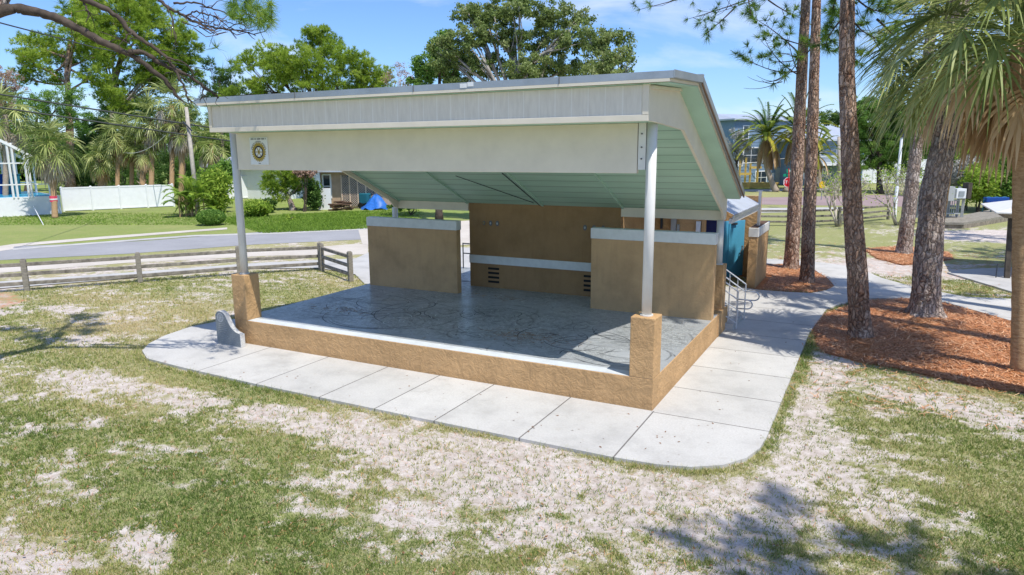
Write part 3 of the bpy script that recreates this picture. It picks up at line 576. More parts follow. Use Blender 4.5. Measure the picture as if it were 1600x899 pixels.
# back wall
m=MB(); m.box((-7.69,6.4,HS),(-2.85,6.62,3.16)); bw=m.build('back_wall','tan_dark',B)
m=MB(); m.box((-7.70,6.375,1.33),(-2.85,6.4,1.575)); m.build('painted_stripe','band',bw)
for x in (-7.05,-3.92):
    for k in range(4):
        z=.75+.135*k
        m=MB(); m.box((x,6.390,z),(x+.38,6.3995,z+.065)); m.build('vent_slot','black',bw)
for xs in ((-7.17,-6.94,-6.71),(-3.9,-3.63,-3.36)):
    for i,x in enumerate(xs):
        m=MB(); th=np.linspace(0,6.283,16,endpoint=False); r=.07 if i or xs[0]>-5 else .05
        m.prism([(x+math.cos(t)*r*.8,2.57+math.sin(t)*r*1.15) for t in th],'y',6.38,6.4); pt=m.build('outlet_plate','plate_grey',bw)
        m=MB(); m.prism([(x+math.cos(t)*r*.35,2.57+math.sin(t)*r*.5) for t in th],'y',6.372,6.38); m.build('outlet_cover','grey_box' if i or xs[0]>-5 else 'gold',pt)
for a,b in ((-10.42,-7.70),(-2.84,-.13)):
    m=MB(); m.box((a,6.35,2.92),(b,6.47,3.17)); m.build('rear_beam','cream',B)
# wing panels
for a,b,y in ((-10.63,-7.36,5.12),(-3.19,.0,5.0)):
    m=MB(); m.box((a+.015,y+.015,HS-.01 if b<-1 else HS-.01),(b-.015,y+.245,2.46)); w=m.build('wing_wall','tan_wall',B,bevel=.01)
    m=MB(); m.box((a,y,2.46),(b,y+.26,2.73)); m.build('cap_band','band',w,bevel=.008)
# ------------------------------------------------------------------ sign on the beam
s0=empty('club_sign',(-9.65,.15,4.72),'white square board with a gold cog wheel emblem at the left end of the beam','sign')
X0,X1,Z0,Z1=-9.93,-9.36,4.42,5.05; xc,zc=(X0+X1)/2,4.715
m=MB(); m.box((X0,.135,Z0),(X1,.158,Z1)); m.build('board','sign_white',s0,bevel=.004)
def ring(mb,cx,cz_,r0,r1,y,n=48,a0=0,a1=6.28318,teeth=0,sx=1):
    V=[];N=n
    for i in range(N+1):
        t=a0+(a1-a0)*i/N; ro=r1*(1.1 if teeth and (i%2) else 1)
        V+=[(cx+math.cos(t)*r0*sx,y,cz_+math.sin(t)*r0),(cx+math.cos(t)*ro*sx,y,cz_+math.sin(t)*ro)]
    mb.add(V,[(2*i,2*i+1,2*i+3,2*i+2) for i in range(N)])
m=MB(); 
for k in range(24):
    t=k*6.2832/24; d=np.array([math.cos(t),0,math.sin(t)]); n_=np.array([-math.sin(t),0,math.cos(t)]); c=np.array([xc,.131,zc])+d*.205; m.obox(c,d*.02,n_*.016,(0,.002,0))
ring(m,xc,zc,.145,.192,.131); 
for k in range(6):
    t=k*1.0472; d=np.array([math.cos(t),0,math.sin(t)]); n_=np.array([-math.sin(t),0,math.cos(t)]); m.obox(np.array([xc,.131,zc])+d*.06,d*.06,n_*.011,(0,.001,0))
ring(m,xc,zc,.0,.035,.1305,24); m.build('wheel_emblem','gold',s0)
m=MB(); ring(m,xc,zc,.112,.145,.1302); ring(m,xc,zc,.193,.197,.1300)
# lettering round the wheel and in the top line, too small to read in the photograph
for k in range(22):
    t=math.radians(162-144*k/21); d=np.array([math.cos(t),0,math.sin(t)]); n_=np.array([-math.sin(t),0,math.cos(t)]); c=np.array([xc,.133,zc+.0])+d*.245; h=.013
    if k in (6,14): continue
    m.obox(c-n_*.006,d*h,n_*.002,(0,.001,0)); m.obox(c+n_*.006,d*h,n_*.002,(0,.001,0)); m.obox(c+d*(h-.003)*(1 if k%2 else 0),d*.002,n_*.006,(0,.001,0))
for k in range(20):
    if k in (4,7,13,18): continue
    x=X0+.05+k*.0248; z=5.015; m.box((x,.131,z-.016),(x+.004,.1335,z+.016)); m.box((x+.012,.131,z-.016),(x+.016,.1335,z+.016)); m.box((x,.131,z-.002+.014*(k%2)),(x+.016,.1335,z+.002+.014*(k%2)))
for k in range(3): m.box((xc-.03+k*.022,.131,4.445),(xc-.015+k*.022,.1335,4.462))
m.build('lettering','ink',s0)
# ------------------------------------------------------------------ marker stone
ms=empty('marker_stone',(-10.8,-.3,0),'grey granite memorial slab with a round seal leaning shape beside the front left pillar','marker')
prof=[(0,0),(.86,0),(.86,.38),(.70,.43),(.56,.53),(.47,.66),(.41,.80),(.36,.90),(.27,.98),(.17,1.0),(.07,.97),(.01,.88),(0,.78)]
A=np.array([-11.05,-.22,0.0])
prof2=[(A[0]+x*.98,A[2]+z*.86) for x,z in prof]
m=MB(); m.prism(prof2,'y',A[1]-.135,A[1]); m.build('slab','granite_edge',ms,bevel=.008)
cxm=sum(p[0] for p in prof2)/13; czm=sum(p[1] for p in prof2)/13
m=MB(); m.prism([(cxm+(x-cxm)*.97,czm+(z-czm)*.97) for x,z in prof2],'y',A[1]-.1385,A[1]-.13); fc=m.build('face','granite',ms)
m=MB(); ex,ez=A[0]+.185,A[2]+.70; yy=A[1]-.141
ring(m,ex,ez,.085,.115,yy,36); ring(m,ex,ez,.0,.03,yy,20); ring(m,ex,ez,.055,.066,yy,30)
for k in range(6):
    t=k*1.0472; d=np.array([math.cos(t),0,math.sin(t)]); n_=np.array([-math.sin(t),0,math.cos(t)]); m.obox(np.array([ex,yy,ez])+d*.055,d*.035,n_*.008,(0,.001,0))
m.build('seal','engraved',ms)
m=MB()
for r_,(z,n_) in enumerate(((.53,9),(.48,11),(.43,12),(.38,12),(.33,8))):
    m=MB()
    for k in range(n_): 
        x=A[0]+.09+k*.025+(.012*(12-n_)); m.box((x,yy,z),(x+.004,yy+.003,z+.022)); m.box((x+.01,yy,z),(x+.014,yy+.003,z+.022)); m.box((x,yy,z+.01),(x+.014,yy+.003,z+.013))
    m.build('engraved_line','engraved',ms)
# ------------------------------------------------------------------ restroom building behind
R_=empty('restroom_building',(-4.5,10,0),'low tan stucco building joined behind the bandshell with doors and a metal awning','building')
m=MB(); m.box((-7.69,6.63,-.08),(-2.87,14.3,3.1)); m.build('wall','tan_wall',R_)
m=MB(); m.box((-2.868,9.0,-.08),(-1.15,9.2,2.98)); w2=m.build('wall','tan_stucco',R_)
m=MB(); m.box((-1.22,8.93,.6),(-1.13,8.998,2.98)); m.build('corner_post','tan_stucco',w2)
m=MB(); m.box((-2.868,9.202,-.08),(-1.85,15.5,3.0)); m.build('wall','tan_wall',R_)
m=MB(); m.box((-1.848,15.35,-.08),(-.5,15.55,3.0)); m.build('wall','tan_stucco',R_)
m=MB(); m.box((-2.868,6.632,-.08),(-1.2,8.99,HS)); m.build('floor_slab','concrete',R_)
m=MB(); m.box((-7.9,6.64,3.102),(-1.9,14.6,3.2)); m.build('roof','galv',R_)
hA=np.array([-1.66,13.85,0.]); hB=np.array([-1.02,15.2,0.]); du=unit_(hB-hA); dn=np.array([du[1],-du[0],0.]); wl=np.linalg.norm(hB-hA)
def dbox(a,b,z0,z1,t0,t1,mat,name,par,bev=0):
    m=MB(); m.obox(hA+du*(a+b)/2+dn*(t0+t1)/2+[0,0,(z0+z1)/2],du*(b-a)/2,dn*(t1-t0)/2,(0,0,(z1-z0)/2)); return m.build(name,mat,par,bevel=bev)
dbox(0,wl-.955,-.05,2.14,-.06,0,'blue_door','blue_panel',R_)
dr=dbox(wl-.95,wl,.03,2.12,-.02,.03,'blue_door','door',R_,.004)
q=hA+du*(wl-.12); m=MB(); m.obox(q+dn*.045+[0,0,1.08],du*.04,dn*.012,(0,0,.09)); m.tube([q+dn*.05+[0,0,1.08],q+dn*.11+[0,0,1.06],q+dn*.12-du*.16+[0,0,1.04],q+dn*.11-du*.2+[0,0,.93],q+dn*.1-du*.13+[0,0,.86]],.017,8); m.build('handle','steel',dr)
dbox(wl-.85,wl-.55,1.98,2.06,.032,.09,'dark_metal','door_closer',dr)
d=MB(); d.box((-1.78,12.2,.6),(-1.35,12.24,2.9)); dd=d.build('inner_door','navy',R_)
m=MB(); m.box((-1.38,8.9,2.25),(-1.25,8.99,2.62)); m.build('switch_box','sign_white',R_,bevel=.005)
m=MB(); m.box((-2.13,8.88,2.3),(-1.98,8.99,2.72)); m.box((-1.95,8.92,2.3),(-1.88,8.99,2.5)); m.build('electric_box','grey_box',R_,bevel=.006)
m=MB(); m.bar((-2.75,8.95,2.72),(-2.47,8.95,2.80),.02,.02); m.bar((-2.43,8.95,2.35),(-2.43,8.95,2.85),.05,.07); m.build('lamp_bracket','dark_metal',R_)
# wing wall beside the restroom
Wg=empty('screen_wall',(-.4,14,0),'tan stucco screen wall with a white cap beside the blue door','wall')
m=MB(); m.box((-.49,13.0,-.05),(-.2,15.6,1.75)); m.build('wall','tan_stucco',Wg,bevel=.01)
m=MB(); m.box((-.51,12.98,1.752),(-.18,15.62,2.06)); m.build('cap','white_paint',Wg,bevel=.01)
m=MB(); m.box((-.47,13.05,2.062),(-.22,15.5,2.08)); m.build('top','rust_brown',Wg)
m=MB(); m.box((-.36,13.72,2.08),(-.27,13.81,3.26)); m.box((-.39,13.69,3.26),(-.24,13.84,3.29)); m.build('post','white_paint',Wg)
Aw=empty('awning',(-.9,11,3),'corrugated metal shed awning between the bandshell roof and screen wall','awning')
m=MB()
xs_=np.linspace(-2.2,-.25,2); ys_=np.linspace(8.55,13.3,81); V=[];
for i,y in enumerate(ys_):
    dz=.02*(1 if i%4<2 else 0); V+=[(-2.2,y,3.83+dz),(-.25,y,2.86+dz)]
m.add(V,[(2*i,2*i+1,2*i+3,2*i+2) for i in range(80)]); 
m.build('metal_sheet','roof_metal',Aw)
m=MB(); m.box((-.27,8.5,2.78),(-.235,13.35,2.855)); m.build('eave_edge','galv',Aw)
m=MB(); m.prism([(-2.1,2.6),(-.3,2.6),(-.3,2.82),(-2.1,3.70)],'y',13.58,13.64); m.build('end_panel','white_paint',Aw)
m=MB(); m.box((-.38,8.6,2.62),(-.30,13.56,2.76)); m.build('beam','white_paint',Aw)
# stairs with rails
Sp=empty('steps',(-.1,7.4,0),'concrete steps rising to the side of the stage','steps')
m=MB()
for k in range(4): m.box((-1.19,6.70,-.05+0),( .18-k*.3,8.1,.148*(k+1)-.001*k)) if False else m.box((-1.19+.001*k,6.70+.002*k,.148*k-.02),(.22-.29*k,8.1-.002*k,.148*(k+1)))
m.build('treads','concrete',Sp,bevel=.01)
def handrail(y,label):
    r=empty('stair_handrail',(.1,y,0),label,'handrail','white stair rails beside the stage')
    m=MB(); x0,x1=-.62,.28; zt=1.62; zb=1.02; R=.019
    m.tube([(x0,y,zt),(x1,y,zb)],R,8); m.tube([(x0,y,zt-.22),(x1-.02,y,zb-.2)],R,8); m.tube([(x0,y,zt-.95),(x1,y,zb-.85)],R*.8,8); m.build('top_rail','rail_metal',r)
    m=MB(); th=np.linspace(math.pi/2,-math.pi/2,12); c=np.array([.52,y,.70]); P=[(.26,y,.82)]+[(c[0]+math.cos(t)*.13,y,c[2]+math.sin(t)*.12) for t in th]+[(.28,y,.57)]; m.tube(P,R,8); m.build('loop','rail_metal',r,smooth=True)
    for x in (x0,x1): 
        zz=zt+(zb-zt)*(x-x0)/(x1-x0); m=MB(); m.tube([(x,y,max(0,.02) if x>0 else HS),(x,y,zz)],R,8); m.build('post','rail_metal',r)
    for x in (-.38,-.16,.06):
        zz=zt+(zb-zt)*(x-x0)/(x1-x0); m=MB(); m.tube([(x,y,zz-.93),(x,y,zz)],R*.7,8); m.build('baluster','rail_metal',r)
handrail(6.80,'white metal stair rail with a looped end nearest the stage pillar')
handrail(7.98,'white metal stair rail with a looped end on the far side of the steps')
# dark rail at the left rear
r=empty('rear_railing',(-7.9,8.9,HS),'black metal railing seen through the gap left of the back wall','railing')
m=MB()
for z in (.55,.9): m.tube([(-9.6,9.1,HS+z),(-7.72,9.1,HS+z)],.022,8)
m.build('rail','dark_metal',r)
for x in (-9.6,-8.35,-7.75):
    m=MB(); m.tube([(x,9.1,HS),(x,9.1,HS+.92)],.022,8); m.build('post','dark_metal',r)
m=MB(); m.tube([(-8.35,9.1,HS+1.05),(-8.35,8.2,HS+1.05),(-8.35,8.2,HS+.2),(-8.35,9.1,HS+.2)],.02,8); m.build('end_loop','dark_metal',r)
# ------------------------------------------------------------------ fences
def rail_fence(posts,label,hgt=1.12,w=.17,rails=(.27,.60,.95),group=None,rw=.09,rh=.125):
    P=[np.array([p[0],p[1],-.06]) for p in posts]
    f=empty('rail_fence',P[0],label,'fence',group)
    for i,p in enumerate(P):
        d=P[min(i+1,len(P)-1)]-P[max(i-1,0)]; a=math.atan2(d[1],d[0]); u=np.array([math.cos(a),math.sin(a),0]);v=np.array([-u[1],u[0],0])
        m=MB(); m.obox(p+np.array([0,0,hgt/2]),u*w/2,v*w/2,(0,0,hgt/2)); V=m.v[0]; 
        m.obox(p+np.array([0,0,hgt+.015]),u*w*.36,v*w*.36,(0,0,.015)); m.build('post','fence_wood',f,bevel=.012)
    for a,b in zip(P[:-1],P[1:]):
        for z in rails:
            m=MB(); j=random.uniform(-.015,.015); m.bar(a+np.array([0,0,z+j]),b+np.array([0,0,z-j]),rw,rh); m.build('rail','rail_wood',f,bevel=.015)
    return f
fp=[(-27.9,-3.9),(-25.5,-1.1),(-23.2,1.68),(-21.0,4.5),(-18.9,7.3),(-16.75,9.55)]
rail_fence(fp,'weathered three rail timber fence running beside the street on the left')
rail_fence([(-16.5,9.38),(-13.9,8.06)],'short timber fence return leading from the corner post toward the stage')
rail_fence([(-7.5,33.9),(-5.2,34.3),(-2.6,34.8)][:1]+[(-4.0,34.3),(-.9,35.4),(1.18,37.2),(4.0,42.2)],'dark timber rail fence behind the pines on the right, beside the brick red street')
def panel_fence(p0,p1,n,h,label,mat='vinyl',th=.05):
    p0=np.array([p0[0],p0[1],-.06]);p1=np.array([p1[0],p1[1],-.06]); f=empty('panel_fence',p0,label,'fence')
    for i in range(n+1):
        p=p0+(p1-p0)*i/n; m=MB(); m.box(p+np.array([-.07,-.07,0]),p+np.array([.07,.07,h+.06])); m.add([p+np.array([a*.09,b*.09,h+.06]) for a,b in((-1,-1),(1,-1),(1,1),(-1,1))]+[p+np.array([0,0,h+.15])],[(0,1,4),(1,2,4),(2,3,4),(3,0,4),(3,2,1,0)]); m.build('post',mat,f)
        if i<n:
            q=p0+(p1-p0)*(i+1)/n; m=MB(); m.bar(p+np.array([0,0,h*.5+.03]),q+np.array([0,0,h*.5+.03]),th,h-.1); 
            m.bar(p+np.array([0,0,h]),q+np.array([0,0,h]),th*2,.12); m.bar(p+np.array([0,0,.12]),q+np.array([0,0,.12]),th*2,.12); m.build('panel',mat,f)
    return f
a=G(100,331);b=G(272,323); panel_fence(a,b,4,1.95,'white vinyl privacy fence behind the lawn at left, right of the pool cage')
a=G(338,312);b=G(440,309); panel_fence(a,b,3,2.3,'white vinyl fence behind the leaning small tree and clipped shrubs')
a=G(1140,297);b=G(1330,296)
panel_fence(W(1296,290,97)*[1,1,0],W(1450,290,97)*[1,1,0],7,3.2,'long pale fence at the far side of the brick red street')
# ------------------------------------------------------------------ foliage generators
def unit(v): return v/(np.linalg.norm(v,axis=-1,keepdims=True)+1e-9)
def leaves(mb,C,size,rng,tint,asp=.55,mat=0):
    n=len(C); a=unit(rng.normal(size=(n,3))); b=unit(np.cross(a,rng.normal(size=(n,3)))); s=size*rng.uniform(.6,1.35,n)[:,None]
    a=a*s; b=b*s*asp; V=np.stack([C-a,C+b,C+a,C-b],1).reshape(-1,3); mb.add(V,np.arange(4*n).reshape(-1,4),mat,np.repeat(np.clip(tint,0,1),4))
def needles(mb,C,D,L,w,k,rng,tint,spread=.9,mat=0):
    n=len(C); Cc=np.repeat(C,k,0); Dd=np.repeat(D,k,0); d=unit(Dd+rng.normal(size=(n*k,3))*spread*.75); ln=(L*rng.uniform(.7,1.15,n*k))[:,None]
    sd=unit(np.cross(d,rng.normal(size=(n*k,3))))*w; drop=np.zeros((n*k,3)); drop[:,2]=-.12*ln[:,0]
    V=np.stack([Cc-sd,Cc+sd,Cc+d*ln+drop],1).reshape(-1,3); mb.add(V,np.arange(3*n*k).reshape(-1,3),mat,np.repeat(np.clip(np.repeat(tint,k)+rng.normal(0,.12,n*k),0,1),3))
def clumps(c,r,n,rng,hollow=.35):
    p=unit(rng.normal(size=(n,3)))*(rng.random(n)**hollow)[:,None]; return c+p*r, p
def tree(name,label,cat,base,blobs,D,kind='broad',mat='tree_leaf',leafsz=None,dens=1,trunk_r=.25,trunk='limb',group=None,limbs=True,seed=1,trunk_path=None,gap=.0,flat=1.0):
    """blobs: (px,py,rx,ry) seen from the camera at depth D, turned into ellipsoids with real depth"""
    rng=np.random.default_rng(seed); k=D/FPX
    t=empty(name,(base[0],base[1],-.06),label,cat,group); leafsz=leafsz or max(.07,1.75*k)
    mb=MB(); cen=[]
    for (px,py,rx,ry) in blobs:
        q_=(1.25 if kind=='pine' else 1.2) if gap<.15 else 1.1; rx*=q_; ry*=q_*.97
        dd=D+rng.uniform(-.5,.5)*rx*k*1.2; c=W(px,py,dd); cen.append(c); r=np.array([rx*k,rx*k*.9,ry*k])
        nc=max(6,int(rx*ry/ (20 if kind=='broad' else 24)*(1-gap))); cc,pp=clumps(c,r*.88,nc,rng,.45)
        ctint=rng.normal(.5,.17,nc)+.12*pp[:,2]
        if kind=='broad':
            m_=int(np.clip((95 if leafsz<.3 else 40)*dens,8,400)); idx=np.repeat(np.arange(nc),m_)
            cr=max(.3,5.2*k); P=cc[idx]+rng.normal(size=(len(idx),3))*cr*.5*np.array([1,1,.75]); leaves(mb,P,leafsz*.6,rng,ctint[idx]+rng.normal(0,.14,len(idx)))
        else:
            m_=int(11*dens); idx=np.repeat(np.arange(nc),m_); cr=7.5*k; off_=unit(rng.normal(size=(len(idx),3)))*(rng.random(len(idx))**.4)[:,None]; P=cc[idx]+off_*cr*np.array([1,1,.75]); dr=unit(off_+np.array([0,0,.9]))
            needles(mb,P,dr,max(.25,6.2*k),max(.01,.42*k),15,rng,ctint[idx],.8)
    mb.build('crown',mat,t,tint=True)
    top=np.mean(cen,0); b0=np.array([base[0],base[1],-.1])
    if trunk_path is None:
        f=.62; mid=b0*(1-f)+np.array([top[0],top[1],top[2]])*f; mid[2]=b0[2]+(top[2]-b0[2])*.6
        path=[b0,b0*.5+mid*.5+rng.normal(0,.15,3)*[1,1,0],mid,top]
    else: path=trunk_path
    tb=MB(); P=np.array(path); 
    tt=np.linspace(0,1,14); PP=np.stack([np.interp(tt,np.linspace(0,1,len(P)),P[:,i]) for i in range(3)],1)
    tb.tube(PP,trunk_r*(1-.62*tt)+trunk_r*.35*np.exp(-tt*18),10); to=tb.build('trunk',trunk,t,smooth=True)
    if limbs:
        lb=MB()
        for c,(px,py,rx,ry) in zip(cen,blobs):
            s=PP[rng.integers(6,12)]; q=(s+c)/2+rng.normal(0,.06,3)*np.linalg.norm(c-s); e=c+(c-s)*.05
            tt2=np.linspace(0,1,7)[:,None]; CP=(1-tt2)**2*s+2*(1-tt2)*tt2*q+tt2**2*e; lb.tube(CP,trunk_r*np.linspace(.34,.07,7),6)
            for _ in range(3):
                e2=c+unit(rng.normal(size=3))*min(rx,ry)*k*.8; s2=CP[3]; lb.tube([s2,(s2+e2)/2+rng.normal(0,.1,3),e2],[trunk_r*.14,trunk_r*.08,trunk_r*.03],5)
        lb.build('limbs',trunk,t,smooth=True)
    return t
def gxy(px,D): p=W(px,300,D); return (p[0],p[1])
# ---- palms
def fan_frond(mg,o,az,el,Lp,Lb,rng,tint,n=34,w=.03,droop=1.0,mat=0,dead=False,pet=True):
    h=np.array([math.cos(az),math.sin(az),0]); d=h*math.cos(el)+np.array([0,0,math.sin(el)])
    pts=[o]; cur=o.copy(); dr=d.copy()
    for i in range(5):
        cur=cur+dr*Lp/5; dr=unit(dr+np.array([0,0,-.09*droop])); pts.append(cur.copy())
    if pet: mg.tube(pts,np.linspace(.028,.014,6),4,mat,False,tint=max(0,min(1,tint-.05)))
    side=unit(np.cross(dr,[0,0,1])); nrm=unit(np.cross(side,dr)); 
    costa=[cur.copy()]; cd=dr.copy()
    for i in range(5): cd=unit(cd+np.array([0,0,-.22*droop])); cur=cur+cd*Lb*.42/5; costa.append(cur.copy())
    costa=np.array(costa)
    V=[];F=[];T=[];k=0
    for i in range(n):
        u=(i+.5)/n*2-1; a=u*math.radians(125 if not dead else 70); p=(1-abs(u)); ci=p*5; i0=int(min(ci,4)); s=costa[i0]+(costa[i0+1]-costa[i0])*(ci-i0)
        cdir=unit(costa[min(i0+1,5)]-costa[i0]); q=unit(cdir*math.cos(a)+side*math.sin(a)+nrm*(.22*abs(math.sin(a)))*(1 if not dead else -.4)); L=Lb*(.62+.28*math.cos(a))*rng.uniform(.88,1.1)
        wd=unit(np.cross(q,nrm)); wd=unit(wd+nrm*(.45 if i%2 else -.45)); seg=4; c=s.copy(); qq=q.copy()
        ww=[w*.5,w,w*.8,w*.45,w*.06]; tl=min(1,max(0,tint+rng.normal(0,.13)))
        for j in range(seg+1):
            V+=[c-wd*ww[j],c+wd*ww[j]]; T+=[tl,tl]
            c=c+qq*L/seg; qq=unit(qq+np.array([0,0,-(.10+.26*j*.7)*droop*(1.6 if dead else 1)])+rng.normal(0,.05,3))
        for j in range(seg): b=k+2*j; F.append((b,b+1,b+3,b+2))
        k+=2*(seg+1)
    mg.add(V,np.array(F),mat,np.array(T))
def sabal(name,label,base,top,R,ng,nd,r0,rng,mats=('palm_leaf','palm_dead'),trunk='palm_bark',group=None,n=34,w=.03,boots=False,deadlen=1.0,boot_mat='palm_bark_grey'):
    t=empty(name,(base[0],base[1],-.06),label,'palm tree',group); b=np.array([base[0],base[1],-.08]); top=np.array(top,float)
    m=MB(); tt=np.linspace(0,1,40)[:,None]; P=b+(top-b)*tt+np.sin(tt*2.2)*np.array([[.05,.03,0]])
    rr=r0*(1+.04*np.sin(np.arange(40)*2.3)+.12*np.exp(-tt[:,0]*14)); m.tube(P,rr,16); m.build('trunk',trunk,t,smooth=True)
    if boots:
        m=MB()
        for i in range(70):
            z=rng.uniform(.25,.98); a=rng.random()*6.28; c=b+(top-b)*z; h=np.array([math.cos(a),math.sin(a),0]); m.tube([c+h*r0*.8,c+h*(r0+.12)+np.array([0,0,.18]),c+h*(r0+.2)+np.array([0,0,.34])],[.05,.04,.01],4)
        m.build('boots',boot_mat,t)
    m=MB()
    for i in range(ng):
        u=i/ng; el=math.radians(85-(118 if not nd or nd<17 else 98)*u**.9)+rng.normal(0,.08); az=i*2.39996+rng.normal(0,.15); fan_frond(m,top+rng.normal(0,.05,3),az,el,R*.52*rng.uniform(.85,1.1),R*.62,rng,rng.normal(.58,.2),n,w,.9)
    m.build('fronds',mats[0],t,tint=True)
    if nd:
        m=MB()
        for i in range(nd):
            el=math.radians(rng.uniform(-82,-12) if nd<17 else rng.uniform(-75,0)); fan_frond(m,top+rng.normal(0,.08,3)+[0,0,-.15],rng.random()*6.28,el,R*.45*deadlen,R*.6*deadlen,rng,rng.normal(.5,.2),max(14,n*4//10),w*1.5,1.2,dead=True)
        m.build('dead_fronds',mats[1],t,tint=True)
    return t
def pinnate(mg,o,az,el,L,rng,tint,droop,nl=34,ll=.42,w=.022):
    h=np.array([math.cos(az),math.sin(az),0]); d=h*math.cos(el)+np.array([0,0,math.sin(el)]); P=[o.copy()]; c=o.copy(); S=14
    for i in range(S): c=c+d*L/S; d=unit(d+np.array([0,0,-droop*.14*(.4+i/S)])); P.append(c.copy())
    mg.tube(P,np.linspace(.04,.008,S+1),4,0,False,tint=tint); P=np.array(P); V=[];F=[];T=[];k=0
    for i in range(nl):
        u=.12+.88*i/nl; x=u*S; i0=min(int(x),S-1); s=P[i0]+(P[i0+1]-P[i0])*(x-i0); q=unit(P[i0+1]-P[i0]); sd=unit(np.cross(q,[0,0,1]))
        for sg in(-1,1):
            dd=unit(q*.75+sd*sg*.8+np.array([0,0,.12])); l=ll*(1-.55*abs(u-.45)*1.6)*rng.uniform(.85,1.1); m_=s+dd*l*.5; e=s+dd*l+np.array([0,0,-.22*l]); wd=unit(np.cross(dd,[0,0,1])+[0,0,.3])*w; tl=min(1,max(0,tint+rng.normal(0,.1)))
            V+=[s-wd*.5,s+wd*.5,m_+wd,m_-wd,e+wd*.1,e-wd*.1]; T+=[tl]*6; F+=[(k,k+1,k+2,k+3),(k+3,k+2,k+4,k+5)]; k+=6
    mg.add(V,np.array(F),0,np.array(T))
def feather_palm(name,label,base,top,L,n,nd,r0,rng,mats=('palm_yellow','palm_dead'),trunk='palm_bark_grey',group=None,w=.03,bend=.0):
    t=empty(name,(base[0],base[1],-.06),label,'palm tree',group); b=np.array([base[0],base[1],-.08]); top=np.array(top,float); tt=np.linspace(0,1,30)[:,None]
    P=b+(top-b)*tt+np.sin(tt*3.1416)*np.array([[bend,0,0]]); m=MB(); m.tube(P,r0*(1+.05*np.sin(np.arange(30)*3))+.12*np.exp(-tt[:,0]*12),12); m.build('trunk',trunk,t,smooth=True)
    m=MB()
    for i in range(n):
        u=i/n; pinnate(m,top.copy(),i*2.4+rng.normal(0,.1),math.radians(80-95*u)+rng.normal(0,.07),L*rng.uniform(.85,1.08),rng,float(np.clip(.0+.75*u+rng.normal(0,.12),0,1)),.8,w=w,ll=L*.15)
    m.build('fronds',mats[0],t,tint=True)
    if nd:
        m=MB()
        for i in range(nd): pinnate(m,top+[0,0,-.2],rng.random()*6.28,math.radians(rng.uniform(-70,-25)),L*.8,rng,float(np.clip(rng.normal(.4,.25),0,1)),1.5,w=w,ll=L*.13)
        m.build('dead_fronds',mats[1],t,tint=True)
    return t
# ------------------------------------------------------------------ near pines
def bark_trunk(path,radii,mat,parent,n=56,seg=170,amp=.03,seed=0,flare=.25):
    P=np.array(path,float); L=np.concatenate([[0],np.cumsum(np.linalg.norm(np.diff(P,axis=0),axis=1))]); t=np.linspace(0,1,seg); s=t*L[-1]
    C=np.stack([np.interp(s,L,P[:,i]) for i in range(3)],1)
    for _ in range(6): C[1:-1]=(C[:-2]+C[1:-1]*2+C[2:])/4
    R=np.interp(s,L,radii); th=np.linspace(0,2*math.pi,n,endpoint=False)
    TH,S=np.meshgrid(th,s); rr=R[:,None]*(1+.10*(fbm(np.cos(TH)*1.2+seed+5,S*1.1+np.sin(TH)*1.2,3)-.5))
    a=fbm(np.cos(TH)*7+seed*3+20,S*5.5+np.sin(TH)*7,3,.6); rr=rr+amp*(np.clip((a-.42)*6,-.8,1))*.6
    root=np.exp(-S/.16)*flare*R[0]*(1+.5*np.cos(TH*4+seed)); rr=rr+root
    V=np.stack([C[:,0][:,None]+rr*np.cos(TH),C[:,1][:,None]+rr*np.sin(TH),np.broadcast_to(C[:,2][:,None],rr.shape)],-1).reshape(-1,3)
    i=np.arange(seg-1)[:,None]*n; j=np.arange(n)[None]; F=np.stack([i+j,i+(j+1)%n,i+n+(j+1)%n,i+n+j],-1).reshape(-1,4)
    mb=MB(); mb.add(V,F); return mb.build('trunk',mat,parent,smooth=True)
def spray(mg,mt,s,e,rng,L=.22,k=46,ntw=9,w=.0055,sag=.15,mtint=.5,thick=.03,subs=None):
    """branch from s to e carrying side twigs with needle tufts at their ends"""
    s=np.array(s,float);e=np.array(e,float); ln=np.linalg.norm(e-s); q=(s+e)/2+rng.normal(0,.08,3)*ln+[0,0,-sag*ln*.3]; t=np.linspace(0,1,12)[:,None]; C=(1-t)**2*s+2*t*(1-t)*q+t*t*e
    mt.tube(C,np.linspace(thick,.007,12),6)
    Cs=[];Ds=[]
    for i in range(ntw):
        u=.35+.65*(i+rng.random())/ntw; x=u*11; i0=min(int(x),10); p=C[i0]+(C[i0+1]-C[i0])*(x-i0); dr=unit(C[i0+1]-C[i0]); d=unit(dr*.7+rng.normal(size=3)*.75+[0,0,.15]); l=ln*rng.uniform(.12,.3)
        a=p+d*l*.5; b=a+unit(d+[0,0,.35])*l*.5; mt.tube([p,a,b],[.009,.007,.006],5); Cs.append(b);Ds.append(unit(b-a)); 
        if rng.random()<.6: Cs.append(a+(b-a)*.3);Ds.append(unit(b-a+rng.normal(0,.2,3)))
    Cs.append(C[-1]);Ds.append(unit(C[-1]-C[-2])); Cs=np.array(Cs);Ds=np.array(Ds)
    needles(mg,Cs,Ds,L,w,k,rng,rng.normal(mtint,.18,len(Cs)),.85)
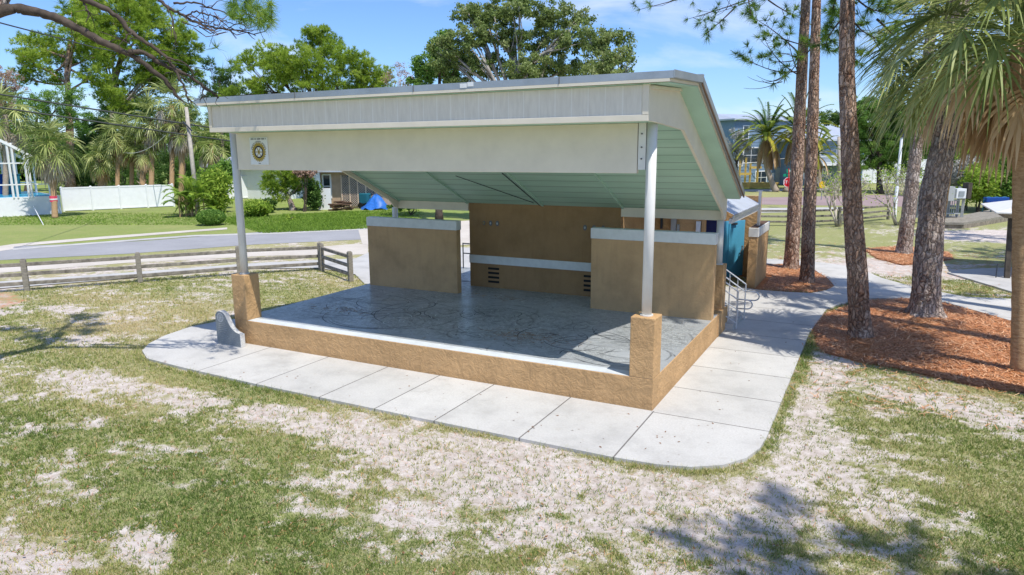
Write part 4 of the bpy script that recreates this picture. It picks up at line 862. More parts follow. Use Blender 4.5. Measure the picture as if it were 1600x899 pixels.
def crown_pine(t,path,z0,z1,R,nb,rng,k=16,w=.012,L=.26):
    mg=MB();mt=MB(); P=np.array(path,float)
    for i in range(nb):
        u=rng.random(); z=z0+(z1-z0)*u; s=np.array([np.interp(z,P[:,2],P[:,0]),np.interp(z,P[:,2],P[:,1]),z]); az=i*2.4+rng.normal(0,.3); r=R*(1-.55*u)*rng.uniform(.6,1.05); e=s+np.array([math.cos(az)*r,math.sin(az)*r,rng.uniform(.1,.5)*r])
        spray(mg,mt,s,e,rng,L,k,14,w,.1,thick=.05)
        for _ in range(2):
            m_=s+(e-s)*rng.uniform(.4,.7); e2=m_+unit((e-s)+rng.normal(size=3)*r*.6)*r*.45; spray(mg,mt,m_,e2,rng,L,k,9,w,.1,thick=.025)
    mg.build('crown','pine_near',t,tint=True); mt.build('limbs','limb',t)
GP='tall pines standing in the straw beds beside the stage'
def near_pine(px_pts,Y,r,label,mat,top,R,seed,z0=None,nb=15,extra=None,amp=.03,flare=.3):
    P=[onY(x,y,Y) for x,y in px_pts]; P[0][2]=-.08; d=P[-1]-P[-2]; d=d/d[2]; last=P[-1]+d*(top-P[-1][2])*.7; last[2]=top; P.append(last)
    t=empty('pine_tree',P[0],label,'pine tree',GP); n=len(P); bark_trunk(P,[r*(1-.8*min(p[2]/top*1.0,.8)) for p in P],mat,t,seed=seed,amp=amp,seg=240,flare=flare)
    rng=np.random.default_rng(seed); crown_pine(t,P,z0 or top*.72,top-.3,R,nb,rng)
    return t,P
t1,P1=near_pine([(1345,524),(1340,440),(1332,320),(1323,120),(1324,0)],7.6,.255,'reddish barked pine trunk standing closest to the stage in the big straw bed','bark_red',15.5,2.8,1,z0=10.5)
t2,P2=near_pine([(1446,486),(1450,400),(1458,300),(1478,210),(1488,100)],11.07,.37,'thick grey barked leaning pine with flared roots in the big straw bed','bark_grey',19,1.9,2,z0=15,nb=8,amp=.045,flare=.65)
t3,P3=near_pine([(1261,440),(1264,340),(1268,250),(1276,0)],15,.235,'slender pine on the near side of the small straw island by the wall','bark_red',16.5,2.8,3,z0=11.5)
t4,P4=near_pine([(1236,418),(1241,330),(1247,230),(1259,0)],18,.275,'pine at the back of the small straw island, nearest the tan screen wall','bark_red',18,3,4,z0=12)
t5,P5=near_pine([(1412,395),(1420,330),(1428,260),(1440,170)],24.6,.31,'pale pinkish barked pine leaning right, behind the grey barked pine','bark_grey',17,3,5,z0=10)
# visible low sprays on those pines and a hanging branch from above
def limb_px(t,name,segs,rng,k=50,w=.0065,L=.27,ntw=9,mat='pine_near',tint=.5):
    mg=MB();mt=MB()
    for (a,b,Ya,Yb,n) in segs: spray(mg,mt,onY(*a,Ya),onY(*b,Yb),rng,L,k,n,w,.15,tint,thick=.03)
    mt.build('branch','limb',t,smooth=True); mg.build('needles',mat,t,tint=True)
rng=np.random.default_rng(21)
limb_px(t4,'b',[((1252,110),(1160,88),18,16.2,9),((1250,85),(1180,30),18,17,8),((1250,95),(1300,45),18,17.2,8),((1253,120),(1195,62),18,16.4,9),((1250,118),(1230,55),18,16.2,8),((1270,70),(1310,20),18,17,7),((1200,0),(1255,30),17,18,7),((1220,60),(1300,80),17,16.5,9)],rng,k=44,w=.010,L=.34)
mt=MB(); 
for (x0,y0,x1,y1,x2,y2) in [(1246,98,1215,146,1162,138),(1236,108,1205,142,1168,120),(1230,114,1212,138,1182,118),(1228,116,1226,130,1225,131),(1240,95,1215,100,1196,92),(1222,128,1200,135,1190,125),(1246,90,1222,80,1200,84)]:
    a,b,c=onY(x0,y0,17.9),onY(x1,y1,17.3),onY(x2,y2,17.0); t_=np.linspace(0,1,12)[:,None]; mt.tube((1-t_)**2*a+2*t_*(1-t_)*b+t_*t_*c,np.linspace(.022,.006,12),5)
mt.build('bare_branch','twig',t4,smooth=True)
limb_px(t1,'b',[((1322,60),(1345,100),7.6,8.4,5),((1325,10),(1370,60),7.6,8.6,8),((1325,20),(1290,70),7.6,8.2,7),((1325,-20),(1385,20),7.6,8.2,8),((1370,30),(1400,60),8.2,8.6,7),((1325,-30),(1300,15),7.6,8,7)],rng,k=46,w=.006,L=.26)
limb_px(t2,'b',[((1480,200),(1350,30),11.07,12.5,9),((1480,120),(1380,95),11.07,12,9),((1400,90),(1385,118),12,12.3,6)],rng,k=40,w=.008,L=.28)
# overhanging branch at top centre, carried by t3
limb_px(t3,'b',[((1276,-60),(1120,20),15,12.4,8),((1190,-10),(1075,30),13.4,12.3,9),((1150,10),(1104,52),12.8,12.2,7),((1130,-20),(1000,15),12.5,11.8,7),((1170,-10),(1175,25),13,12.4,7),((1120,-15),(1060,-5),12.4,12,7)],rng,k=40,w=.0055,L=.27,tint=.4)
# off frame trees that shade the lawn and paths
def off_pine(x,y,top,z0,R,nb,label,seed,lean=(0,0)):
    t=empty('pine_tree',(x,y,-.06),label,'pine tree','pines around the lawn beyond the picture'); P=[(x,y,-.1),(x+lean[0]*.5,y+lean[1]*.5,top*.5),(x+lean[0],y+lean[1],top)]
    bark_trunk(P,[.3,.22,.1],'bark_red',t,n=24,seg=60,seed=seed); crown_pine(t,P,z0,top-.3,R,nb,np.random.default_rng(seed),k=12,w=.014,L=.28); return t
off_pine(7.1,4.2,14.5,9,2.9,18,'tall leaning pine right of the palm whose crown shades the stage wall',31,(-2.2,-.9))
off_pine(8.8,7.6,14.5,9,3.0,14,'tall straight pine right of the palm whose crown shades the side walkway',34)
off_pine(9.8,11.5,15,10,3.0,13,'tall pine behind the right palm, shading the curved path',32)
off_pine(15.5,23.5,15,8,4.6,26,'broad pine beyond the shelter whose crown shades the right lawn',35)
off_pine(13.5,31,15,9,4.2,22,'pine beyond the shelter and boardwalk, farthest of the shading pines',36)
off_pine(10.2,-7.4,17,12.5,2.7,12,'pine to the right of the viewpoint casting shade on the foreground lawn',33)
# ------------------------------------------------------------------ left leaning pine with bare limbs
Lp=empty('pine_tree',(-12.9,-6.0,-.06),'pine at the left edge reaching long bare dark limbs over the lawn','pine tree')
z_=[np.array([-12.9,-6.0,-.1]),np.array([-12.6,-5.6,3]),W(-70,90,13),W(-15,25,13),W(20,-30,13.2),W(40,-120,13.5)]
bark_trunk(z_,[.3,.25,.2,.16,.13,.1],'bark_grey',Lp,n=24,seg=120,seed=9,amp=.02)
def pxpath(pts,t0,t1): n=len(pts); return np.array([W(x/3.4575,y/3.4575,t0+(t1-t0)*i/(n-1)) for i,(x,y) in enumerate(pts)])
rng=np.random.default_rng(5); mt=MB(); mg=MB()
def wig(P,amp=.03):
    n=len(P)*5; t=np.linspace(0,len(P)-1,n); Q=np.stack([np.interp(t,range(len(P)),P[:,i]) for i in range(3)],1)
    for _ in range(3): Q[1:-1]=(Q[:-2]+2*Q[1:-1]+Q[2:])/4
    return Q+np.cumsum(rng.normal(0,amp*.25,Q.shape),0)*np.linspace(0,1,n)[:,None]*0+rng.normal(0,amp*.25,Q.shape)
L1=[(-60,95),(60,40),(110,50),(250,75),(370,125),(470,185),(600,250),(700,290),(800,360),(900,440),(940,500),(980,540)]
L2=[(380,-60),(450,0),(560,40),(650,100),(710,180),(800,240),(900,310),(960,400),(1000,480),(1020,545)]
L3=[(700,285),(760,275),(830,320),(900,360),(1010,400),(1100,470),(1150,500),(1180,530)]
L4=[(780,-80),(860,0),(920,50),(1000,90),(1100,140),(1200,160),(1300,165),(1380,195)]
L5=[(450,10),(475,60),(480,95),(460,120)]; L6=[(710,180),(690,190),(665,215),(700,235),(712,200)]; L7=[(905,40),(930,90),(940,160),(960,215)]
L8=[(940,20),(1050,10),(1180,60),(1290,100),(1380,110)]; L9=[(1000,90),(1060,60),(1150,90),(1250,130),(1330,140)]; L10=[(1100,470),(1090,520),(1080,545)];L11=[(900,310),(1000,340),(1060,420)]
for Lx,ra,rb,ta,tb in ((L1,.15,.03,13,13.8),(L2,.085,.02,13.2,13.8),(L3,.07,.022,13.4,14.2),(L4,.05,.012,13.5,13.4),(L5,.03,.008,13.3,13.2),(L6,.025,.008,13.4,13.3),(L7,.02,.006,13.4,13.4),(L8,.03,.008,13.4,13.6),(L9,.025,.008,13.4,13.2),(L10,.02,.006,14,14),(L11,.025,.01,13.5,13.7)):
    Q=wig(pxpath(Lx,ta,tb),.04); mt.tube(Q,np.linspace(ra*.72,rb*.8,len(Q))*(1+.1*rng.normal(size=len(Q))),8)
    for _ in range(int(len(Lx)*1.2)):
        i=rng.integers(len(Q)//3,len(Q)-1); d=unit(rng.normal(size=3)+unit(Q[i]-Q[i-1])*1.2); l=rng.uniform(.1,.5); p=Q[i]; mt.tube([p,p+d*l*.5+rng.normal(0,.03,3),p+d*l+rng.normal(0,.05,3)],[.01,.007,.004],4)
mt.build('bare_limbs','limb',Lp,smooth=True)
mt=MB()
for i in range(26):
    x0=rng.uniform(950,1330);y0=rng.uniform(60,165); a=W(x0/3.4575,y0/3.4575,13.4+rng.normal(0,.2)); b=W((x0+rng.uniform(40,160))/3.4575,(y0+rng.uniform(-40,50))/3.4575,13.4+rng.normal(0,.3)); c=(a+b)/2+[0,0,-.1]
    mt.tube([a,c,b],[.012,.009,.005],4)
mt.build('bare_twigs','twig',Lp)
C=[];Dd=[]
for i in range(72):
    x,y=rng.uniform(1230,1480),rng.uniform(-60,110)
    if i>58: x,y=rng.uniform(1380,1475),rng.uniform(80,140)
    C.append(W(x/3.4575,y/3.4575,13.3+rng.normal(0,.5))); Dd.append(unit(rng.normal(size=3)+[0,0,-.3]))
for x,y in ((1030,180),(1170,260),(1240,340),(330,20),(345,40),(1200,380),(1250,390),(900,60)): C.append(W(x/3.4575,y/3.4575,13.6)); Dd.append(unit(rng.normal(size=3)+[0,0,.6]))
needles(mg,np.array(C),np.array(Dd),.26,.005,40,rng,rng.normal(.6,.2,len(C)),.9); mg.build('needles','pine_near',Lp,tint=True)
crown_pine(Lp,[tuple(p) for p in z_][2:],9.5,11.5,2.2,7,np.random.default_rng(12),k=12,w=.014)
# ------------------------------------------------------------------ right foreground sabal palm
rng=np.random.default_rng(44)
top=onY(1592,62,5.93)
sabal('sabal_palm','large cabbage palm at the right edge with a shaggy skirt of dead brown fronds',(6.38,5.93),top,2.65,40,19,.17,rng,n=36,w=.03,deadlen=.85)
top2=onY(1500,70,8.8)
m=None
sabal('sabal_palm','cabbage palm crown behind the right edge palm, trunk hidden by a pine',tuple(onY(1448,470,12.2)[:2]),onY(1500,85,12.2),2.8,34,15,.15,rng,n=32,w=.034,deadlen=.8)
# ------------------------------------------------------------------ small trees right
def crape(px,py,D,H,label,seed,leafmat='bright_leaf',nl=700):
    p=G(px,py); rng=np.random.default_rng(seed); t=empty('crape_myrtle',p,label,'small tree','bare branched crape myrtles on the right lawn'); m=MB(); tips=[]
    def grow(s,d,l,r,dep):
        e=s+d*l; q=(s+e)/2+rng.normal(0,.05,3)*l; m.tube([s,q,e],[r,r*.85,r*.7],6)
        if dep==0: tips.append(e); return
        for _ in range(rng.integers(2,4)): grow(e,unit(d+rng.normal(0,.38,3)+[0,0,.12]),l*rng.uniform(.6,.85),r*.62,dep-1)
    for i in range(6): a=i*1.05+rng.normal(0,.2); grow(np.array([p[0]+.1*math.cos(a),p[1]+.1*math.sin(a),-.08]),unit(np.array([math.cos(a)*.42,math.sin(a)*.42,1])),H*.3,.07,4)
    m.build('branches','crape_bark',t,smooth=True); T=np.array(tips); idx=rng.integers(0,len(T),nl); P=T[idx]+rng.normal(0,.2,(nl,3)); m=MB(); leaves(m,P,.06,rng,rng.normal(.6,.2,nl)); m.build('crown',leafmat,t,tint=True)
crape(1310,354,36,3.8,'bare pale crape myrtle with yellowish leaves, between the reddish pine and the slender pine',3)
crape(1402,352,38,4.0,'bare multi stemmed pale crape myrtle left of the pale leaning pine',4,nl=1100)
# ------------------------------------------------------------------ background trees
tree('pine_tree','tall pine with forked trunk and flat green pads, leftmost of the pines across the street','pine tree',gxy(108,85),[(45,95,28,20),(60,70,34,20),(95,85,34,18),(120,55,40,22),(145,90,26,16),(75,118,24,12),(35,120,20,14),(150,118,28,16),(170,145,24,16),(120,30,30,16)],85,'pine','pine_leaf',dens=1.0,trunk_r=.5,trunk='bark_red',seed=11,trunk_path=[np.append(gxy(110,85),0),W(109,200,85),W(107,150,85),W(104,110,85),W(110,60,85)],group='big pines beyond the street')
tree('pine_tree','tallest bright green pine with the widest domed crown, behind the palm row','pine tree',gxy(178,95),[(180,20,60,22),(235,30,48,26),(280,70,34,30),(255,100,40,30),(200,60,60,26),(150,40,40,22),(165,85,36,22),(290,105,26,22),(225,120,36,24),(180,140,26,18),(200,-5,50,18),(190,165,22,16),(250,135,30,18),(130,15,30,18)],95,'pine','pine_leaf',dens=1.1,trunk_r=.55,trunk='bark_grey',seed=12,trunk_path=[np.append(gxy(180,95),0),W(178,240,95),W(176,180,95),W(180,120,95),W(200,50,95)],group='big pines beyond the street')
tree('pine_tree','rounded bushy pine crown directly above the left part of the stage roof','pine tree',gxy(510,70),[(500,70,30,26),(460,95,40,24),(420,90,32,20),(540,95,40,28),(580,115,30,24),(430,120,44,22),(490,125,46,24),(400,140,26,16),(555,130,40,18),(385,100,18,12),(495,55,20,14),(600,130,16,14),(360,150,18,14)],70,'pine','pine_leaf',dens=1.25,trunk_r=.4,trunk='limb',seed=13,group='big pines beyond the street')
tree('pine_tree','small dark pine between the domed pine and the stage roof corner','pine tree',gxy(350,80),[(345,125,20,18),(370,140,22,16),(335,150,22,14),(310,130,12,10),(365,110,12,10),(330,100,10,9)],80,'pine','dark_leaf',dens=.9,trunk_r=.25,seed=14,group='big pines beyond the street')
tree('oak_tree','big live oak spreading above the middle of the stage roof','oak tree',gxy(815,45),[(760,25,40,26),(810,10,52,22),(860,25,40,24),(735,60,40,26),(790,60,44,28),(850,65,46,28),(900,60,36,24),(700,95,34,22),(755,100,44,24),(820,105,46,24),(880,105,44,24),(935,110,36,18),(730,20,24,16),(905,30,24,16),(690,70,22,18),(720,125,30,12)],46,'broad','oak_leaf',dens=.95,leafsz=.15,trunk_r=.5,trunk='pale_limb',seed=15,gap=.3,group='oaks behind the stage')
tree('oak_tree','oak with loose airy outline at the right end above the stage roof','oak tree',gxy(950,42),[(945,60,18,14),(975,60,14,14),(930,75,24,18),(960,90,24,18),(985,85,8,16),(940,110,30,14),(975,112,14,10),(915,50,14,10)],42,'broad','oak_leaf',dens=.85,leafsz=.14,trunk_r=.25,trunk='pale_limb',seed=16,gap=.25,group='oaks behind the stage')
tree('oak_tree','smaller dark oak left of the big live oak, beside the pinkish bare tree','oak tree',gxy(685,48),[(690,80,20,22),(665,105,22,20),(700,110,34,20),(690,60,14,12),(655,128,20,10),(720,95,20,16)],48,'broad','tree_leaf',dens=1,leafsz=.14,trunk_r=.25,seed=17,gap=.1,group='oaks behind the stage')
tree('bare_tree','thin pinkish grey tree between the bushy pine and the oaks','tree',gxy(628,60),[(625,115,22,16),(640,130,20,10),(610,125,12,12)],60,'broad','pink_leaf',dens=.35,leafsz=.1,trunk_r=.14,trunk='pale_limb',seed=18,gap=.2)
tree('broadleaf_tree','orange pink tinged tree at the far left edge','tree',gxy(15,66),[(8,120,24,20),(30,135,20,14),(5,160,24,20),(-15,130,30,40)],66,'broad','pink_leaf',dens=.5,leafsz=.12,trunk_r=.2,seed=19,gap=.2)
tree('broadleaf_tree','mid green bushy tree behind the leftmost palm','tree',gxy(40,80),[(30,165,40,30),(75,165,40,26),(20,210,40,30),(120,185,30,26),(70,210,40,30),(-20,190,50,50),(110,150,24,18)],80,'broad','tree_leaf',dens=1.1,trunk_r=.3,seed=20)
hz=[(160,215,50,45,'dark_leaf','dark evergreen mass behind the second and third palms of the row'),(225,235,46,50,'dark_leaf','dark undergrowth behind the middle palms of the row'),(290,210,36,60,'tree_leaf','leafy tree behind the leaning timber pole'),(345,200,30,60,'tree_leaf','green tree at the left end of the stage roof'),(195,170,50,30,'tree_leaf','mid green crown above the palm row'),(130,255,40,40,'dark_leaf','dark bush behind the white fence beside the pool cage'),(440,240,60,40,'dark_leaf','dark tree behind the tan lattice house'),(300,270,30,30,'tree_leaf','leafy tree just right of the palm row')]
for i,(x,y,rx,ry,mt_,lb) in enumerate(hz):
    D=92+i*2; tree('broadleaf_tree',lb,'tree',gxy(x,D),[(x,y,rx*.8,ry*.8),(x-rx*.5,y+ry*.3,rx*.5,ry*.5),(x+rx*.5,y+ry*.35,rx*.5,ry*.5),(x+rx*.2,y-ry*.4,rx*.45,ry*.45),(x-rx*.35,y-ry*.35,rx*.45,ry*.4)],D,'broad',mt_,dens=1.2,trunk_r=.25,seed=50+i,group='trees beyond the street')
# palms left
rng=np.random.default_rng(60)
def palm_px(px,pb,pt,D,R,label,ng=30,nd=10,r0=.17,dead='palm_dead',boots=False,w=.045,trunk='palm_bark_grey',leafm='palm_leaf',pxb=None,boot='palm_bark_grey'):
    b=G(px,pb) if pxb is None else G(pxb,pb); D0=(b-CO)@FW; tp=W(px,pt,D0)
    return sabal('sabal_palm',label,(b[0],b[1]),tp,R,ng,nd,r0,rng,(leafm,dead),trunk,'cabbage palms across the street',20,w,boots,boot_mat=boot)
for i,(x,mt_,lb) in enumerate([(115,'dark_leaf','dark bush behind the white fence next to the pool cage'),(150,'dark_leaf','dark bush behind the short booted palm'),(190,'dark_leaf','dark bush behind the slim orange trunked palm'),(228,'tree_leaf','green bush behind the taller brown trunked palm'),(262,'dark_leaf','dark bush behind the tallest ragged palm'),(300,'tree_leaf','green bush behind the leaning timber pole')]):
    D=86+i%2; k=D/FPX; tree('broadleaf_tree',lb,'tree',gxy(x,D),[(x,262,22,22),(x-12,285,18,16),(x+14,283,18,18),(x+2,238,16,14)],D,'broad',mt_,dens=.9,trunk_r=.15,seed=300+i,group='bushes behind the palm row',limbs=False)
t=palm_px(78,341,232,57,2.35,'cabbage palm in front of the pool cage with a red ribbon on its trunk',38,16,.2,'palm_dead_grey',w=.05,pxb=86,trunk='palm_bark')
b=G(86,341); m=MB(); q=W(83.5,311,(b-CO)@FW); m.tube([q-[0,0,.22],q+[0,0,.22]],.26,12); rb=m.build('ribbon','pink_ribbon',t)
m=MB(); m.tube([q-[0,0,.07],q+[0,0,.03]],.275,12); m.build('ribbon_band','sign_white',t)
for args in [(157,319,250,2.0,'short palm with a rough booted trunk behind the left panel of the white fence',24,8,.24,True),(183,319,215,2.3,'slim orange trunked palm second behind the white fence',26,8,.2,False),(222,319,235,1.9,'short booted palm in the middle of the white fence',22,8,.26,True),(236,319,190,2.6,'taller brown trunked palm just right of the middle booted palm',28,10,.24,False),(268,319,165,2.7,'tallest palm of the row with a ragged grey head beside the timber pole',24,18,.22,False),(283,319,205,2.2,'palm with hanging brown skirt just left of the timber pole',20,20,.25,False),(205,318,225,2.0,'low palm crown behind the two middle trunks of the row',22,6,.2,False),(330,318,225,2.4,'palm whose crown shows against the left end of the stage fascia',24,10,.2,False)]:
    x,pb,pt,R,lb,ng,nd,r0,bo=args; palm_px(x,pb,pt,0,R,lb,ng,nd,r0,'palm_dead_grey' if nd>9 else 'palm_dead',bo,.05,'palm_bark')
palm_px(8,335,180,0,2.6,'palm crown cut by the left edge of the picture above the pool cage',26,12,.2,'palm_dead_grey',w=.05)
palm_px(-40,335,215,0,2.6,'yellowish palm beyond the left edge behind the pool cage',26,12,.2,w=.05,leafm='palm_yellow')
# bushes
def bush(name,label,cat,px,py,rx,ry,D,mat,sz,dens=1,seed=1,kind='broad',n=5,gap=0,group=None):
    k=D/FPX; rng=np.random.default_rng(seed); base=gxy(px,D); t=empty(name,(base[0],base[1],-.06),label,cat,group); mb=MB()
    for i in range(n):
        c=W(px+rng.uniform(-.45,.45)*rx,py+rng.uniform(-.25,.35)*ry,D+rng.uniform(-.4,.4)*rx*k); r=np.array([rx*k*.6,rx*k*.6,ry*k*.6]); N=int(rx*ry*1.1*dens); cc,pp=clumps(c,r,max(8,N//40),rng,.4); idx=rng.integers(0,len(cc),N); P=cc[idx]+rng.normal(0,.13*ry*k,(N,3)); P[:,2]=np.maximum(P[:,2],-.03); leaves(mb,P,sz,rng,.5+.12*pp[idx,2]+rng.normal(0,.2,N),.4)
    mb.build('foliage',mat,t,tint=True)
    m=MB(); b=np.array([base[0],base[1],-.08]); 
    for i in range(5): e=W(px+rng.uniform(-.5,.5)*rx,py-rng.uniform(0,.4)*ry,D); m.tube([b+rng.normal(0,.1,3)*[1,1,0],(b+e)/2+rng.normal(0,.1,3),e],[.05,.03,.01],5)
    m.build('stems','limb',t); return t
D=(G(331,352)-CO)@FW; tb=empty('round_shrub',G(331,352),'clipped round dark green shrub beside the far path','shrub'); rr=.82; rg=np.random.default_rng(3); c=np.array([*G(331,352)[:2],.48]); P,_=clumps(c,np.array([.95,.95,.52]),5200,rg,.12); m=MB(); leaves(m,P,.055,rg,rg.normal(.5,.25,5200)); m.build('foliage','tree_leaf',tb,tint=True); m=MB(); m.tube([c-[0,0,.56],c],[.08,.05],6); m.build('stem','limb',tb)
Dp=(G(300,336)-CO)@FW
rg=np.random.default_rng(71); bp=G(296,338); ap=empty('areca_palm',bp,'yellow green clump of feathery palm fronds at the foot of the timber pole','shrub'); m=MB()
for i in range(44): q=np.array([bp[0],bp[1],-.05])+rg.normal(0,.55,3)*[1,1,0]; pinnate(m,q+[0,0,rg.uniform(.2,1.6)],rg.random()*6.28,math.radians(rg.uniform(30,85)),rg.uniform(1.5,2.7),rg,float(np.clip(rg.normal(.45,.25),0,1)),1.1,nl=18,ll=.5,w=.045)
m.build('fronds','bright_leaf',ap,tint=True); m=MB()
for i in range(12): q=np.array([bp[0],bp[1],-.08])+rg.normal(0,.4,3)*[1,1,0]; m.tube([q,q+[0,0,1.4]],[.06,.04],6)
m.build('stems','palm_bark',ap)
bush('leafy_shrub','tall lush green shrub between the timber pole and the front left column','shrub',335,296,24,36,Dp+2,'bright_leaf',.15,1.1,72)
bush('leafy_shrub','dark glossy shrub behind the lush one, against the white house wall','shrub',345,270,20,26,Dp+5,'tree_leaf',.18,1.4,73)
bush('leafy_shrub','low yellow green hedge right of the front left column','shrub',400,325,30,16,Dp-2,'bright_leaf',.12,1.5,74)
bush('leafy_shrub','loose pale green bush at the foot of the small twin trunked tree','shrub',455,345,26,10,Dp-5,'bright_leaf',.1,1.1,75)
bush('leafy_shrub','spiky dark cluster of leaves at the base of the white fence','shrub',415,318,20,12,Dp+1,'dark_leaf',.18,1.2,76)
bush('leafy_shrub','dark hedge beside the lattice wall at the corner of the tan house','shrub',488,305,14,28,Dp+3,'dark_leaf',.14,1.4,77)
bush('leafy_shrub','low green bushes to the right of the blue tarp','shrub',640,322,34,8,Dp-2,'tree_leaf',.12,1.3,78)
bush('vine_tree','tangled brown and green vine mass hanging above the hedge by the tan house','shrub',475,268,20,12,Dp+2,'pink_leaf',.14,1,79)
tree('small_tree','small yellow green twin trunked tree left of the tan lattice house','tree',tuple(G(458,329)[:2]),[(450,285,26,16),(430,300,18,16),(470,285,18,14),(440,272,26,12),(415,285,12,10)],(G(458,329)-CO)@FW,'pine','bright_leaf',dens=1.3,trunk_r=.28,trunk='bark_grey',seed=80)
m=None
# tall weeds behind the left verge
def weeds():
    n=26000; rng=np.random.default_rng(8); px=rng.triangular(330,520,665,n); py=rng.uniform(338,366,n); py=np.where(px<410,338+(py-338)*np.clip((px-330)/80,.3,1),py)-(px-395)*.045; V=[];T=[]
    n2=9000; px=np.concatenate([px,rng.uniform(0,400,n2)]); py=np.concatenate([py,rng.uniform(333,352,n2)])
    P=np.array([G(a,b) for a,b in zip(px,py)]); n=len(P); h=rng.uniform(.03,.15,n)*(.4+1.6*fbm(P[:,0]*.9,P[:,1]*.9,3)); h[26000:]*=.6; a=rng.random(n)*6.28; w=.03; u=np.stack([np.cos(a)*w,np.sin(a)*w,0*a],-1); e=P+np.stack([rng.normal(0,.12,n),rng.normal(0,.12,n),h],-1)
    V=np.stack([P-u,P+u,e],1).reshape(-1,3); m=MB(); m.add(V,np.arange(3*n).reshape(-1,3),0,np.repeat(np.clip(rng.normal(.22,.12,n),0,1),3)); tag(m.build('verge_grass','bright_leaf',tint=True),'tall uncut green grass along the far side of the street','grass',kind='stuff')
weeds()
# ------------------------------------------------------------------ left background: pool cage, houses
Dc=(G(20,337)-CO)@FW
def Pp(x,y,d=0): return W(x,y,Dc+d)
pc=empty('pool',G(30,337),'above ground pool with pale grey walls and a white screened cage frame at far left','pool')
m=MB(); a=G(-60,343);b=G(97,334); a[2]=b[2]=-.06; dv=unit(b-a); nv=np.array([-dv[1],dv[0],0]); top_=1.45
m.prism([tuple((a)[:2]),tuple(b[:2]),tuple((b+nv*9)[:2]),tuple((a+nv*9)[:2])],'z',-.06,1.4); m.build('wall','vinyl',pc)
m=MB(); q=.35; m.prism([tuple((a+(dv+nv)*q)[:2]),tuple((b+(-dv+nv)*q)[:2]),tuple((b+nv*8.6-dv*q)[:2]),tuple((a+nv*8.6+dv*q)[:2])],'z',1.402,1.46); m.build('water','pool_blue',pc)
m=MB(); 
def cb(p,q,w=.12): m.bar(p,q,w,w)
for off_ in (0,5.0):
    o3=nv*off_
    for x,yt in ((-30,200),(22,222),(30,228),(51,240),(57,243),(92,256)):
        bp=G(x,337); bp=a+dv*((bp-a)@dv); top__=W(x-8+6,yt,Dc); tz=W(x,yt,Dc)[2]
        cb(bp+o3+[0,0,1.4],np.array([bp[0],bp[1],tz])+o3)
    def tp(x,yt): bp=G(x,337); bp=a+dv*((bp-a)@dv); return np.array([bp[0],bp[1],W(x,yt,Dc)[2]])+o3
    cb(tp(-45,195),tp(92,256),.2); cb(tp(-45,255),tp(80,255),.09); cb(tp(-45,288),tp(92,288),.09)
cb(tp(92,256),tp(92,256)-nv*5,.15); cb(tp(-30,200),tp(-30,200)-nv*5,.15); cb(tp(30,225),tp(30,225)-nv*5,.12)
m.build('cage_frame','vinyl',pc)
for x,wd,mt_ in ((6,16,'bin_blue'),(26,15,'teal')):
    p=W(x,320,Dc+3); bn=empty('storage_bin',(p[0],p[1],1.46),'tall dark blue storage bin inside the pool cage, at the picture edge' if x<10 else 'dark teal storage bin inside the pool cage, right of the blue bin','bin')
    m=MB(); r=wd/2*Dc/FPX; m.add([(p[0]+a_*r*s_,p[1]+b_*r*s_,z) for z,s_ in((1.46,.85),(3.0,1)) for a_,b_ in((-1,-1),(1,-1),(1,1),(-1,1))],[(0,3,2,1),(4,5,6,7),(0,1,5,4),(1,2,6,5),(2,3,7,6),(3,0,4,7)]); m.build('bin_body',mt_,bn,bevel=.05)
    m=MB(); m.box((p[0]-r*1.05,p[1]-r*1.05,3.0),(p[0]+r*1.05,p[1]+r*1.05,3.1)); m.build('lid',mt_,bn)
# guy wire
g=G(68,352); gw=empty('guy_wire',g,'thin pale guy wire slanting up from the far lawn','wire'); m=MB(); m.tube([g,W(52,322,Dc)],.03,5); m.build('cable','vinyl',gw)
# timber pole with wires
pb=G(309,331); Dpole=(pb-CO)@FW; pt=W(291,168,Dpole); ut=empty('utility_pole',pb,'leaning grey timber pole rising from the tropical shrubs','utility pole'); m=MB(); m.tube([pb-[0,0,.1],pt],[.2,.14],12); m.build('pole','pole_wood',ut,smooth=True)
m=MB(); m.bar(W(286,190,Dpole-.3),W(300,205,Dpole-.3),.1,.1); m.build('bracket','dark_metal',ut)
def wire(pts,r,label,mat='wire',sag=.0):
    P=np.array(pts,float); n=24; t=np.linspace(0,1,n); Q=np.stack([np.interp(t,np.linspace(0,1,len(P)),P[:,i]) for i in range(3)],1); Q[:,2]-=sag*4*t*(1-t); m=MB(); m.tube(Q,r,5); o=m.build('power_line',mat,smooth=True); tag(o,label,'wire','overhead wires')
wire([W(-30,143,48),W(291,194,Dpole),W(500,225,75)],.06,'upper of the two dark wires crossing the palms at left','wire')
wire([W(-30,164,48),W(297,212,Dpole),W(500,240,75)],.06,'lower of the two dark wires crossing the palms at left','wire')
wire([W(184,236,68),W(258,212,Dpole)],.03,'short pale looping cable between palms and timber pole','wire_light',.7)
wire([W(-20,30,30),W(0,36,31),W(150,75,45),W(330,110,70)],.035,'single thin wire high at upper left behind the bare limbs','wire')
